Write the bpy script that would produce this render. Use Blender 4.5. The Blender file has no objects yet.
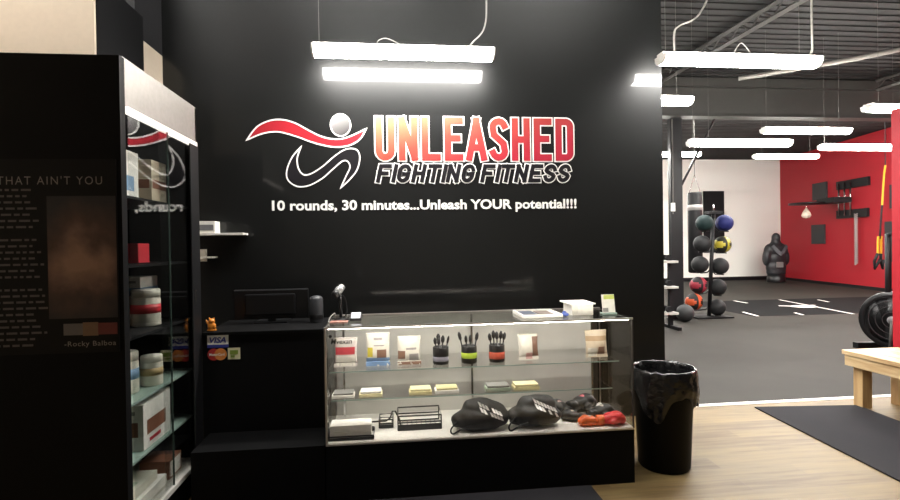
import bpy, bmesh, math, random
from mathutils import Vector, Matrix, noise, geometry
random.seed(4)
PI = math.pi
C = bpy.context.scene.collection

# ------------------------------------------------------------------ camera
yaw, pit, rol = math.radians(6.2), math.radians(0.5), 0.0155
F = Vector((math.sin(yaw)*math.cos(pit), math.cos(yaw)*math.cos(pit), -math.sin(pit)))
R = Vector((math.cos(yaw), -math.sin(yaw), 0)); U = R.cross(F)
R2 = R*math.cos(rol) - U*math.sin(rol); U2 = U*math.cos(rol) + R*math.sin(rol)
cd = bpy.data.cameras.new('camera'); cam = bpy.data.objects.new('camera', cd); C.objects.link(cam)
cd.sensor_width = 36; cd.lens = 520/900*36; cd.clip_start = 0.05; cd.clip_end = 100
M = Matrix((R2, U2, -F)).transposed().to_4x4(); M.translation = Vector((0, 0, 1.40)); cam.matrix_world = M
bpy.context.scene.camera = cam

# ------------------------------------------------------------------ world and exposure
w = bpy.data.worlds.new('world'); bpy.context.scene.world = w; w.use_nodes = True
w.node_tree.nodes['Background'].inputs[0].default_value = (1.0, 0.93, 0.84, 1)
w.node_tree.nodes['Background'].inputs[1].default_value = 0.10
vs = bpy.context.scene.view_settings
vs.view_transform = 'Standard'; vs.look = 'None'; vs.gamma = 1; vs.exposure = 0.45; vs.use_curve_mapping = False

LAMP = 75.0          # radiance of the tube fixtures
def area(name, loc, target, sx, sy, power, col=(1, .9, .8)):
    l = bpy.data.lights.new(name, 'AREA'); l.shape = 'RECTANGLE'; l.size = sx; l.size_y = sy; l.energy = power; l.color = col
    o = bpy.data.objects.new(name, l); C.objects.link(o); o.location = loc
    o.rotation_euler = (Vector(target)-Vector(loc)).to_track_quat('-Z', 'Y').to_euler(); return o

# ------------------------------------------------------------------ materials
def lin(c):
    if isinstance(c, str):
        c = c.lstrip('#'); c = tuple(int(c[i:i+2], 16)/255 for i in (0, 2, 4))
    return tuple(x/12.92 if x <= .04045 else ((x+.055)/1.055)**2.4 for x in c) + (1,)
MATS = {}
def nt(name):
    m = bpy.data.materials.new(name); m.use_nodes = True; t = m.node_tree
    return m, t, t.nodes['Principled BSDF']
def mat(name, col, rough=.5, metal=0, spec=.5, var=.06, scale=40, bump=0, coat=0, coatr=.1, **k):
    """principled with a soft procedural variation of the colour"""
    if name in MATS: return MATS[name]
    m, t, b = nt(name); c = lin(col)
    n = t.nodes.new('ShaderNodeTexNoise'); n.inputs['Scale'].default_value = scale; n.inputs['Detail'].default_value = 4
    tc = t.nodes.new('ShaderNodeTexCoord'); t.links.new(tc.outputs['Object'], n.inputs['Vector'])
    r = t.nodes.new('ShaderNodeValToRGB'); r.color_ramp.elements[0].position = .3; r.color_ramp.elements[1].position = .7
    r.color_ramp.elements[0].color = tuple(x*(1-var) for x in c[:3])+(1,)
    r.color_ramp.elements[1].color = tuple(min(1, x*(1+var)) for x in c[:3])+(1,)
    t.links.new(n.outputs['Fac'], r.inputs[0]); t.links.new(r.outputs[0], b.inputs['Base Color'])
    b.inputs['Roughness'].default_value = rough; b.inputs['Metallic'].default_value = metal
    b.inputs['Specular IOR Level'].default_value = spec
    b.inputs['Coat Weight'].default_value = coat; b.inputs['Coat Roughness'].default_value = coatr
    if bump:
        bp = t.nodes.new('ShaderNodeBump'); bp.inputs['Strength'].default_value = bump; bp.inputs['Distance'].default_value = .01
        t.links.new(n.outputs['Fac'], bp.inputs['Height']); t.links.new(bp.outputs[0], b.inputs['Normal'])
    MATS[name] = m; return m
def emit(name, col, s):
    m = bpy.data.materials.new(name); m.use_nodes = True; t = m.node_tree; t.nodes.clear()
    e = t.nodes.new('ShaderNodeEmission'); e.inputs[0].default_value = lin(col); e.inputs[1].default_value = s
    o = t.nodes.new('ShaderNodeOutputMaterial'); t.links.new(e.outputs[0], o.inputs[0]); return m
def glass(name, tint=(1, 1, 1), ior=1.5, rough=0.0):
    """thin pane: clear with fresnel reflection"""
    m = bpy.data.materials.new(name); m.use_nodes = True; t = m.node_tree; t.nodes.clear()
    tr = t.nodes.new('ShaderNodeBsdfTransparent'); tr.inputs[0].default_value = tint+(1,)
    g = t.nodes.new('ShaderNodeBsdfGlossy'); g.inputs['Roughness'].default_value = rough
    f = t.nodes.new('ShaderNodeFresnel'); ge = t.nodes.new('ShaderNodeNewGeometry')
    mi = t.nodes.new('ShaderNodeMix'); mi.inputs['A'].default_value = ior; mi.inputs['B'].default_value = 1/ior   # same reflectance from both faces
    t.links.new(ge.outputs['Backfacing'], mi.inputs['Factor']); t.links.new(mi.outputs['Result'], f.inputs[0])
    mx = t.nodes.new('ShaderNodeMixShader'); o = t.nodes.new('ShaderNodeOutputMaterial')
    t.links.new(f.outputs[0], mx.inputs[0]); t.links.new(tr.outputs[0], mx.inputs[1]); t.links.new(g.outputs[0], mx.inputs[2])
    t.links.new(mx.outputs[0], o.inputs[0]); return m

BLK = mat('black_laminate', '#0b0b0c', .6, spec=.12)
BLK2 = mat('black_paint', '#101012', .7, spec=.15)
BLKPL = mat('black_plastic', '#121214', .35)
BLKM = mat('black_metal', '#121214', .5, spec=.3)
RUB = mat('black_rubber', '#151517', .8, spec=.25)
CHR = mat('chrome', '#d8d8d8', .18, metal=1)
ALU2 = mat('brushed_header_metal', '#8d8883', .5, metal=.6)
ALU = mat('satin_aluminium', '#c9c3bf', .38, metal=.9)
WHT = mat('white_plastic', '#e9e6df', .4)
PAPER = mat('white_card', '#efece4', .7)
CREAM = mat('cream_card', '#e6ddb0', .7)
YEL = mat('yellow_card', '#ddd3a0', .7)
GRN = mat('grey_green_card', '#a9b8a4', .7)
WHP = mat('white_wall_paint', '#f2f2ea', .8, var=.02)
BEIGE = mat('beige_wall_paint', '#d6c6b2', .85, var=.02)
REDP = mat('red_wall_paint', '#a80d20', .6, var=.03)
VINW = mat('white_vinyl', '#f2f0ec', .4)
VINB = mat('dark_vinyl', '#18161a', .35)
GLS = glass('clear_glass')
GLC = glass('cabinet_glass', (.97, .98, .975), 1.75)
GLE = mat('glass_edge', '#9fb5ab', .2)
WOODB = None

def wall_gloss():
    m, t, b = nt('black_satin_wall_paint')
    n = t.nodes.new('ShaderNodeTexNoise'); n.inputs['Scale'].default_value = 3; n.inputs['Detail'].default_value = 3
    tc = t.nodes.new('ShaderNodeTexCoord'); t.links.new(tc.outputs['Object'], n.inputs['Vector'])
    mr = t.nodes.new('ShaderNodeMapRange'); mr.inputs[3].default_value = .44; mr.inputs[4].default_value = .52
    t.links.new(n.outputs['Fac'], mr.inputs[0]); t.links.new(mr.outputs[0], b.inputs['Roughness'])
    b.inputs['Base Color'].default_value = lin('#090a0a'); b.inputs['Specular IOR Level'].default_value = .28
    b.inputs['Coat Weight'].default_value = .6; b.inputs['Coat Roughness'].default_value = .07
    n2 = t.nodes.new('ShaderNodeTexNoise'); n2.inputs['Scale'].default_value = 55
    bp = t.nodes.new('ShaderNodeBump'); bp.inputs['Strength'].default_value = .03; bp.inputs['Distance'].default_value = .004
    t.links.new(tc.outputs['Object'], n2.inputs['Vector']); t.links.new(n2.outputs['Fac'], bp.inputs['Height']); t.links.new(bp.outputs[0], b.inputs['Normal'])
    return m
WALLG = wall_gloss()

def wood_floor():
    m, t, b = nt('light_oak_planks'); L = t.links
    tc = t.nodes.new('ShaderNodeTexCoord')
    br = t.nodes.new('ShaderNodeTexBrick'); br.inputs['Scale'].default_value = 1
    br.inputs['Brick Width'].default_value = 1.22; br.inputs['Row Height'].default_value = .15
    br.inputs['Mortar Size'].default_value = .0015; br.inputs['Bias'].default_value = 0; br.offset = .37
    br.inputs['Color1'].default_value = (0, 0, 0, 1); br.inputs['Color2'].default_value = (1, 1, 1, 1); br.inputs['Mortar'].default_value = (.5, .5, .5, 1)
    L.new(tc.outputs['Object'], br.inputs['Vector'])
    mp = t.nodes.new('ShaderNodeMapping'); mp.inputs['Scale'].default_value = (1.3, 16, 1); L.new(tc.outputs['Object'], mp.inputs[0])
    n = t.nodes.new('ShaderNodeTexNoise'); n.inputs['Scale'].default_value = 1.6; n.inputs['Detail'].default_value = 6; n.inputs['Roughness'].default_value = .6
    L.new(mp.outputs[0], n.inputs['Vector'])
    mx = t.nodes.new('ShaderNodeMath'); mx.operation = 'MULTIPLY_ADD'; mx.inputs[1].default_value = .2
    L.new(br.outputs['Color'], mx.inputs[0]); 
    s2 = t.nodes.new('ShaderNodeMath'); s2.operation = 'MULTIPLY'; s2.inputs[1].default_value = .85; L.new(n.outputs['Fac'], s2.inputs[0]); L.new(s2.outputs[0], mx.inputs[2])
    r = t.nodes.new('ShaderNodeValToRGB'); e = r.color_ramp.elements
    e[0].position = .22; e[0].color = lin('#45341c'); e[1].position = .75; e[1].color = lin('#776440')
    k = r.color_ramp.elements.new(.42); k.color = lin('#5d4b2e'); k = r.color_ramp.elements.new(.55); k.color = lin('#6c5a3a')
    L.new(mx.outputs[0], r.inputs[0])
    mm = t.nodes.new('ShaderNodeMix'); mm.data_type = 'RGBA'; mm.inputs['B'].default_value = lin('#665440')
    L.new(br.outputs['Fac'], mm.inputs['Factor']); L.new(r.outputs[0], mm.inputs['A']); L.new(mm.outputs['Result'], b.inputs['Base Color'])
    b.inputs['Roughness'].default_value = .5; b.inputs['Specular IOR Level'].default_value = .28
    return m
def speckle(name, a, bcol, scale=220, rough=.7, spec=.3):
    m, t, b = nt(name); L = t.links
    tc = t.nodes.new('ShaderNodeTexCoord'); n = t.nodes.new('ShaderNodeTexNoise'); n.inputs['Scale'].default_value = scale; n.inputs['Detail'].default_value = 2
    n2 = t.nodes.new('ShaderNodeTexNoise'); n2.inputs['Scale'].default_value = 1.1; n2.inputs['Detail'].default_value = 3
    L.new(tc.outputs['Object'], n.inputs['Vector']); L.new(tc.outputs['Object'], n2.inputs['Vector'])
    ad = t.nodes.new('ShaderNodeMath'); ad.operation = 'ADD'; L.new(n.outputs['Fac'], ad.inputs[0]); L.new(n2.outputs['Fac'], ad.inputs[1])
    r = t.nodes.new('ShaderNodeValToRGB'); r.color_ramp.elements[0].position = .35; r.color_ramp.elements[1].position = .7
    dv = t.nodes.new('ShaderNodeMath'); dv.operation = 'MULTIPLY'; dv.inputs[1].default_value = .5; L.new(ad.outputs[0], dv.inputs[0])
    r.color_ramp.elements[0].color = lin(a); r.color_ramp.elements[1].color = lin(bcol)
    L.new(dv.outputs[0], r.inputs[0]); L.new(r.outputs[0], b.inputs['Base Color']); b.inputs['Roughness'].default_value = rough
    b.inputs['Specular IOR Level'].default_value = spec
    return m
def grad(name, stops, axis, a, b_, rough=.4, stops2=None):
    """printed colour gradient in the object's own coordinates: v = axis . p"""
    m, t, b = nt(name); L = t.links; tc = t.nodes.new('ShaderNodeTexCoord')
    d = t.nodes.new('ShaderNodeVectorMath'); d.operation = 'DOT_PRODUCT'; d.inputs[1].default_value = axis; L.new(tc.outputs['Object'], d.inputs[0])
    mr = t.nodes.new('ShaderNodeMapRange'); mr.inputs[1].default_value = a; mr.inputs[2].default_value = b_; L.new(d.outputs['Value'], mr.inputs[0])
    r = t.nodes.new('ShaderNodeValToRGB'); e = r.color_ramp.elements; e[0].position = stops[0][0]; e[0].color = lin(stops[0][1]); e[1].position = stops[-1][0]; e[1].color = lin(stops[-1][1])
    for p, c in stops[1:-1]: k = e.new(p); k.color = lin(c)
    L.new(mr.outputs[0], r.inputs[0]); L.new(r.outputs[0], b.inputs['Base Color']); b.inputs['Roughness'].default_value = rough
    return m
def wood(name, a, c, rough=.5, axis=(14, 1.2, 14)):
    m, t, b = nt(name); L = t.links; tc = t.nodes.new('ShaderNodeTexCoord'); mp = t.nodes.new('ShaderNodeMapping'); mp.inputs['Scale'].default_value = axis
    n = t.nodes.new('ShaderNodeTexNoise'); n.inputs['Scale'].default_value = 2.5; n.inputs['Detail'].default_value = 5
    L.new(tc.outputs['Object'], mp.inputs[0]); L.new(mp.outputs[0], n.inputs['Vector'])
    r = t.nodes.new('ShaderNodeValToRGB'); r.color_ramp.elements[0].position = .32; r.color_ramp.elements[1].position = .68
    r.color_ramp.elements[0].color = lin(a); r.color_ramp.elements[1].color = lin(c); L.new(n.outputs['Fac'], r.inputs[0]); L.new(r.outputs[0], b.inputs['Base Color'])
    b.inputs['Roughness'].default_value = rough; return m

# ------------------------------------------------------------------ geometry helpers
class MB:
    """collects shapes (world coordinates) and links them as ONE mesh object"""
    def __init__(s, o=(0, 0, 0)): s.bm = bmesh.new(); s.o = Vector(o); s.mi = 0
    def _fin(s, vs, smooth=False):
        fs = set(f for v in vs for f in v.link_faces)
        for f in fs: f.material_index = s.mi; f.smooth = smooth
    def box(s, x0, x1, y0, y1, z0, z1, bev=0, rz=0, M=None):
        r = bmesh.ops.create_cube(s.bm, size=1); vs = r['verts']
        cx, cy, cz = (x0+x1)/2, (y0+y1)/2, (z0+z1)/2
        for v in vs:
            p = Vector((v.co.x*(x1-x0), v.co.y*(y1-y0), v.co.z*(z1-z0)))
            if M: p = M @ p
            elif rz: p = Matrix.Rotation(rz, 3, 'Z') @ p
            v.co = p + Vector((cx, cy, cz))
        if bev:
            es = list(set(e for v in vs for e in v.link_edges))
            r = bmesh.ops.bevel(s.bm, geom=es, offset=bev, segments=2, profile=.6, affect='EDGES')
            vs = list(set(v for f in r['faces'] for v in f.verts) | set(v for v in vs if v.is_valid))
            s._fin(vs); return s
        s._fin(vs); return s
    def tube(s, pts, r, n=8, cap=True, r1=None):
        pts = [Vector(p) for p in pts]; rings = []; m = len(pts)
        up = Vector((0, 0, 1)); prev = None
        for i, p in enumerate(pts):
            d = (pts[min(i+1, m-1)]-pts[max(i-1, 0)]).normalized()
            if prev is None:
                a = d.cross(up)
                if a.length < .01: a = d.cross(Vector((1, 0, 0)))
                a.normalize()
            else:
                a = (prev - d*prev.dot(d)).normalized()
            prev = a; b = d.cross(a)
            rr = r if r1 is None else r+(r1-r)*i/(m-1)
            if isinstance(r, (list, tuple)): rr = r[i]
            rings.append([s.bm.verts.new(p+a*rr*math.cos(2*PI*k/n)+b*rr*math.sin(2*PI*k/n)) for k in range(n)])
        vs = [v for q in rings for v in q]
        for i in range(m-1):
            for k in range(n): s.bm.faces.new((rings[i][k], rings[i][(k+1) % n], rings[i+1][(k+1) % n], rings[i+1][k]))
        caps = []
        if cap:
            caps = [s.bm.faces.new(rings[0][::-1]), s.bm.faces.new(rings[-1])]
        s._fin(vs, n > 6)
        for f in caps: f.smooth = False
        return s
    def lathe(s, c, prof, n=24, axis='Z', smooth=True, M=None):
        c = Vector(c); rings = []
        for (r, z) in prof:
            q = []
            for k in range(n):
                a = 2*PI*k/n; p = Vector((r*math.cos(a), r*math.sin(a), z))
                if axis == 'X': p = Vector((p.z, p.x, p.y))
                if axis == 'Y': p = Vector((p.x, p.z, p.y))
                if M: p = M @ p
                q.append(s.bm.verts.new(c+p))
            rings.append(q)
        for i in range(len(prof)-1):
            for k in range(n): s.bm.faces.new((rings[i][k], rings[i][(k+1) % n], rings[i+1][(k+1) % n], rings[i+1][k]))
        if prof[0][0] > 1e-5: s.bm.faces.new(rings[0][::-1])
        if prof[-1][0] > 1e-5: s.bm.faces.new(rings[-1])
        s._fin([v for q in rings for v in q], smooth); return s
    def sphere(s, c, r, seg=20, ring=14, sc=(1, 1, 1), M=None):
        rr = bmesh.ops.create_uvsphere(s.bm, u_segments=seg, v_segments=ring, radius=r)
        for v in rr['verts']:
            p = Vector((v.co.x*sc[0], v.co.y*sc[1], v.co.z*sc[2]))
            if M: p = M @ p
            v.co = p + Vector(c)
        s._fin(rr['verts'], True); return s
    def quad(s, *p):
        vs = [s.bm.verts.new(Vector(q)) for q in p]; s.bm.faces.new(vs); s._fin(vs); return s
    def prism(s, pts, fn, y0, y1):
        """outline pts (u,v); fn(u,v,depth) -> world point; extruded y0..y1"""
        a = [s.bm.verts.new(Vector(fn(u, v, y0))) for u, v in pts]; b = [s.bm.verts.new(Vector(fn(u, v, y1))) for u, v in pts]
        n = len(pts)
        for t in geometry.tessellate_polygon([[Vector((p[0], p[1], 0)) for p in pts]]):
            s.bm.faces.new([a[i] for i in t]); s.bm.faces.new([b[i] for i in t[::-1]])
        for i in range(n): s.bm.faces.new((a[i], b[i], b[(i+1) % n], a[(i+1) % n]))
        s._fin(a+b); return s
    def stroke(s, pts, wd, fn, y0, y1, closed=False, ext=True):
        """mitred flat ribbon of width wd along pts, extruded y0..y1"""
        P = [Vector(p) for p in pts]; n = len(P)
        if not closed and ext:
            P[0] = P[0]+(P[0]-P[1]).normalized()*wd/2; P[-1] = P[-1]+(P[-1]-P[-2]).normalized()*wd/2
        Lf, Rt = [], []
        for i in range(n):
            if closed: a, b, c = P[i-1], P[i], P[(i+1) % n]
            else: a, b, c = P[max(i-1, 0)], P[i], P[min(i+1, n-1)]
            d1 = (b-a); d2 = (c-b)
            if d1.length < 1e-9: d1 = d2
            if d2.length < 1e-9: d2 = d1
            d1 = d1.normalized(); d2 = d2.normalized(); n1 = Vector((-d1.y, d1.x)); n2 = Vector((-d2.y, d2.x)); m = n1+n2
            if m.length < .3: m = n1*1.0
            else: m = m.normalized()/max(.4, m.normalized().dot(n1))
            Lf.append(b+m*wd/2); Rt.append(b-m*wd/2)
        rng = n if closed else n-1
        vs = []
        for i in range(rng):
            j = (i+1) % n; q = [Lf[i], Lf[j], Rt[j], Rt[i]]
            a = [s.bm.verts.new(Vector(fn(p.x, p.y, y0))) for p in q]; b = [s.bm.verts.new(Vector(fn(p.x, p.y, y1))) for p in q]
            s.bm.faces.new(a); s.bm.faces.new(b[::-1])
            for k in range(4): s.bm.faces.new((a[k], b[k], b[(k+1) % 4], a[(k+1) % 4]))
            vs += a+b
        s._fin(vs); return s
    def build(s, name, m, parent=None, recalc=True, label=None):
        if recalc: bmesh.ops.recalc_face_normals(s.bm, faces=s.bm.faces[:])
        if parent is not None:
            o = Vector((0, 0, 0)); p = parent
            while p is not None: o += p.location; p = p.parent
        else: o = s.o
        for v in s.bm.verts: v.co -= o
        me = bpy.data.meshes.new(name); s.bm.to_mesh(me); s.bm.free()
        for q in (m if isinstance(m, (list, tuple)) else [m]): me.materials.append(q)
        ob = bpy.data.objects.new(name, me); C.objects.link(ob)
        if parent is not None: ob.parent = parent
        else: ob.location = o
        if label: ob['label'] = label
        return ob
def tag(o, label, cat, group=None, kind=None):
    if label: o['label'] = label
    if cat: o['category'] = cat
    if group: o['group'] = group
    if kind: o['kind'] = kind
    return o
def thing(name, loc, label, cat, group=None):
    o = bpy.data.objects.new(name, None); C.objects.link(o); o.location = loc; o.empty_display_size = .1
    return tag(o, label, cat, group)
def struct(name, mb, m): o = mb.build(name, m); o['kind'] = 'structure'; return o
def copy_tree(o, parent=None):
    c = o.copy(); C.objects.link(c)
    if parent: c.parent = parent
    for ch in [x for x in bpy.data.objects if x.parent == o]: copy_tree(ch, c)
    return c
def dup(root, loc, label=None, group=None, rz=None):
    c = copy_tree(root); c.location = loc
    if rz is not None: c.rotation_euler = (0, 0, rz)
    if label: c['label'] = label
    if group: c['group'] = group
    return c
def spline(P, k=8, closed=False):
    P = [Vector(p) for p in P]; n = len(P); out = []
    rng = n if closed else n-1
    for i in range(rng):
        if closed: a, b, c, d = P[i-1], P[i], P[(i+1) % n], P[(i+2) % n]
        else: a, b, c, d = P[max(i-1, 0)], P[i], P[i+1], P[min(i+2, n-1)]
        for j in range(k):
            t = j/k
            out.append(.5*((2*b)+(c-a)*t+(2*a-5*b+4*c-d)*t*t+(3*b-a-3*c+d)*t**3))
    if not closed: out.append(P[-1])
    return out
def blob(els, vox=.01, smooth=3):
    """union of ellipsoids (centre, radii, euler) melted into one skin; returns a bmesh"""
    bm = bmesh.new()
    for c, r, e in els:
        q = bmesh.ops.create_icosphere(bm, subdivisions=3, radius=1)
        Rm = Matrix.Rotation(e[2], 3, 'Z') @ Matrix.Rotation(e[1], 3, 'Y') @ Matrix.Rotation(e[0], 3, 'X')
        for v in q['verts']: v.co = Rm @ Vector((v.co.x*r[0], v.co.y*r[1], v.co.z*r[2])) + Vector(c)
    me = bpy.data.meshes.new('tmp'); bm.to_mesh(me); bm.free()
    ob = bpy.data.objects.new('tmp', me); C.objects.link(ob)
    md = ob.modifiers.new('r', 'REMESH'); md.mode = 'VOXEL'; md.voxel_size = vox
    if smooth: sm = ob.modifiers.new('s', 'SMOOTH'); sm.iterations = smooth; sm.factor = .6
    dg = bpy.context.evaluated_depsgraph_get(); ev = ob.evaluated_get(dg)
    out = bmesh.new(); out.from_mesh(ev.to_mesh()); ev.to_mesh_clear()
    bpy.data.objects.remove(ob); bpy.data.meshes.remove(me)
    for f in out.faces: f.smooth = True
    return out
def blob_mb(els, vox=.01, smooth=3, o=(0, 0, 0), wr=0, wf=20):
    b = MB(o); b.bm.free(); b.bm = blob(els, vox, smooth)
    if wr:
        b.bm.normal_update()
        for v in b.bm.verts: v.co += v.normal*wr*noise.noise(v.co*wf)
    return b
def text_mb(string, x0, x1, z0, z1, y, fn=None, bold=0.0, depth=.0015, o=(0, 0, 0), shear=0, spacing=1.0):
    """lettering on a plane; fn(u, v, d) -> world; default faces -Y"""
    cu = bpy.data.curves.new('t', 'FONT'); cu.body = string; cu.size = 1; cu.offset = bold; cu.shear = shear; cu.space_character = spacing; cu.resolution_u = 3
    cu.fill_mode = 'FRONT'
    ob = bpy.data.objects.new('t', cu); C.objects.link(ob)
    dg = bpy.context.evaluated_depsgraph_get(); ev = ob.evaluated_get(dg); me = ev.to_mesh()
    b = MB(o); b.bm.from_mesh(me); ev.to_mesh_clear(); bpy.data.objects.remove(ob); bpy.data.curves.remove(cu)
    xs = [v.co.x for v in b.bm.verts]; ys = [v.co.y for v in b.bm.verts]
    ax, bx, ay, by = min(xs), max(xs), min(ys), max(ys)
    fn = fn or (lambda u, v, d: (u, y+d, v))
    for v in b.bm.verts:
        u = x0+(v.co.x-ax)/(bx-ax)*(x1-x0); q = z0+(v.co.y-ay)/(by-ay)*(z1-z0)
        v.co = Vector(fn(u, q, -depth))
    return b

# ================================================================== SETTING
LG = speckle('gym_rubber_floor', '#262420', '#33302b', 150, .75, .2)
MATD = speckle('charcoal_mat', '#262528', '#302f32', 300, .9, .1)
BEAM = mat('grey_painted_steel', '#5c5a57', .5)
CEILM = mat('dark_grey_ceiling_paint', '#232322', .8)

struct('floor', MB().box(-3.2, 6.0, -3.5, 4.14, -.06, 0), wood_floor())
struct('floor.001', MB().box(-3.2, 14.5, 4.20, 18, -.06, 0), LG)
struct('trim_1', MB((3.2, 4.17, 0)).box(-1.6, 6.0, 4.14, 4.20, -.06, .004), mat('pale_transition_strip', '#e8e2d6', .35))
# ceiling: corrugated deck, ribs running across
c_ = MB(); y = -3.5
c_.box(-3.2, 14.5, -3.5, 18, 4.34, 4.42)
while y < 17.8:
    c_.box(-3.2, 14.5, y, y+.07, 4.322, 4.345); y += .17
struct('ceiling', c_, CEILM)
# black logo wall
struct('wall_back', MB().box(-1.65, 2.175, 4.0, 4.12, 0, 4.30), WALLG)
# left wall: pale band low, black above; and the black bulkhead with its pale front
struct('wall_left', MB().box(-1.78, -1.65, 3.6, 4.0, 0, 2.81), BEIGE)
struct('wall_left.001', MB().box(-1.78, -1.65, 3.6, 4.0, 2.81, 4.3), mat('charcoal_paint', '#29292b', .7, spec=.2))
struct('wall_left.002', MB().box(-3.2, -1.60, 3.06, 3.6, 0, 2.92), BLK2)
struct('wall_left.003', MB().box(-3.2, -1.605, 3.04, 3.06, 0, 2.90), BEIGE)
struct('wall_left.004', MB().box(-3.2, -3.1, -3.5, 3.04, 0, 4.3), BEIGE)
# low black partition that carries the poster
struct('wall_partition', MB().box(-2.3, -1.135, 2.33, 2.37, 0, 2.222), BLK)
struct('wall_front', MB().box(-3.2, 6, -3.62, -3.5, 0, 4.3), mat('grey_front_wall', '#6d6862', .8))
struct('wall_right', MB().box(4.375, 6.0, 4.06, 4.14, 0, 2.53), REDP)
struct('wall_right.001', MB().box(6.0, 6.1, -3.5, 4.14, 0, 4.3), mat('dark_side_paint', '#55504b', .8))
struct('wall_far', MB().box(2.0, 13.95, 17.35, 17.5, 0, 4.30), WHP)
struct('baseboard_far', MB().box(2.0, 13.84, 17.33, 17.35, 0, .13), BLKM)
# red side wall, slightly out of square
a = Vector((13.88, 17.35)); d = Vector((-.1864, -.9825)); L_ = 14
n = Vector((.9825, -.1864))
rw = MB(); q = [a, a+d*L_, a+d*L_+n*.12, a+n*.12]
rw.prism([(p.x, p.y) for p in q], lambda u, v, z: (u, v, z), 0, 4.3); struct('wall_right.002', rw, REDP)
bb = MB(); q = [a, a+d*L_, a+d*L_-n*.02, a-n*.02]
bb.prism([(p.x, p.y) for p in q], lambda u, v, z: (u, v, z), 0, .09); struct('base_strip_right', bb, BLKM)  # thin dark strip along the foot of the red wall
def RW(s, off, z): p = a+d*s-n*off; return (p.x, p.y, z)   # point on the red wall

# ceiling steel
bm_ = MB((8, 8.8, 3.62)); bm_.box(2.3, 12.5, 8.68, 8.92, 3.62, 3.645).box(2.3, 12.5, 8.79, 8.81, 3.645, 4.15).box(2.3, 12.5, 8.68, 8.92, 4.15, 4.3)
tag(bm_.build('steel_beam', mat('beam_paint', '#3f3f3c', .45)), 'deep grey steel beam crossing the gym ceiling above the black column', 'beam')
for i, (x0, y0, x1, y1, lab) in enumerate([(4.75, 3.2, 4.55, 8.6, 'grey roof joist running from above the nearest gym lamp towards the cross beam'),
                                      (9.0, 3.2, 8.8, 8.6, 'grey roof joist near the right edge of the gym ceiling')]):
    j = MB(((x0+x1)/2, (y0+y1)/2, 4.1))
    for z0, z1 in ((4.10, 4.14), (4.26, 4.30)): j.tube([(x0, y0, (z0+z1)/2), (x1, y1, (z0+z1)/2)], .035, 4)
    k = 14
    for t in range(k):
        p = lambda f: (x0+(x1-x0)*f, y0+(y1-y0)*f)
        f0, f1, f2 = t/k, (t+.5)/k, (t+1)/k
        j.tube([(*p(f0), 4.12), (*p(f1), 4.28)], .012, 5).tube([(*p(f1), 4.28), (*p(f2), 4.12)], .012, 5)
    tag(j.build('roof_joist', BEAM), lab, 'joist', 'roof joists over the gym')
cn = MB((7, 6, 3.9)); cn.tube(spline([(4.9, 6.9, 3.7), (6.0, 6.2, 3.75), (7.2, 6.0, 3.95), (9.5, 5.6, 4.2)]), .03, 8)
tag(cn.build('conduit_pipe', mat('pale_conduit', '#8f8c86', .4)), 'pale conduit pipe rising to the right under the gym ceiling', 'pipe')

# ================================================================== LOGO ON THE WALL
WY = 3.9995
def lw(cx, cy): return (-1.184+.0019015*cx, 2.5788-.0019473*cy)
sign = thing('wall_logo', (.2, WY, 1.66), 'gym logo lettering with red swoosh and tagline printed on the black wall', 'sign')
fw = lambda u, v, dd: (u, WY-dd, v)
VGR = grad('red_vinyl', [(0, '#a01826'), (.5, '#a8202c'), (1, '#9a1826')], (1, 0, 0), -1.3, 0)
red = [lw(*p) for p in [(62, 192), (100, 143), (150, 118), (200, 114), (250, 128), (300, 155), (350, 178), (400, 187), (440, 182), (480, 166), (522, 146)]]
red2 = [lw(*p) for p in [(522, 146), (500, 183), (465, 207), (420, 217), (370, 214), (310, 199), (260, 181), (210, 166), (170, 160), (120, 168), (62, 192)]]
rs = spline([(*p, 0) for p in red], 5)[:-1]+spline([(*p, 0) for p in red2], 5)[:-1]; rs = [(p.x, p.y) for p in rs]
o1 = MB().prism(rs, fw, .001, .003).build('red_swoosh', VGR, sign, label='red swoosh')
MB().stroke(rs, .011, fw, .001, .004, closed=True).build('outline', VINW, o1)
bk = [lw(*p) for p in [(268, 216), (232, 258), (211, 310), (216, 346), (250, 369), (295, 366), (345, 340), (390, 302), (425, 273), (446, 272), (456, 295), (440, 330), (418, 376)]]
bk2 = [lw(*p) for p in [(418, 376), (452, 345), (482, 308), (495, 265), (489, 234), (468, 223), (435, 228), (395, 254), (350, 292), (305, 320), (275, 324), (256, 300), (252, 260), (268, 216)]]
bs = spline([(*p, 0) for p in bk], 5)[:-1]+spline([(*p, 0) for p in bk2], 5)[:-1]; bs = [(p.x, p.y) for p in bs]
o2 = MB().prism(bs, fw, .001, .003).build('black_swoosh', VINB, sign, label='black swoosh with white edge')
MB().stroke(bs, .010, fw, .001, .004, closed=True).build('outline', VINW, o2)
cx, cz = lw(422, 132); rx, rz_ = .074, .083
disc = [(cx+rx*math.cos(t*2*PI/40), cz+rz_*math.sin(t*2*PI/40)) for t in range(40)]
o3 = MB().prism(disc, fw, .001, .003).build('logo_head', grad('grey_ball_print', [(0, '#a9a7a7'), (.4, '#747171'), (1, '#2c2a2a')], (.6, 0, -1), -1.12, -.90), sign, label='grey shaded round head of the logo figure')
MB().stroke(disc, .010, fw, .001, .004, closed=True).build('outline', VINW, o3)
def arc(cx, cy, rx, ry, a0, a1, k=7): return [(cx+rx*math.cos(math.radians(a0+(a1-a0)*i/k)), cy+ry*math.sin(math.radians(a0+(a1-a0)*i/k))) for i in range(k+1)]
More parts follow.
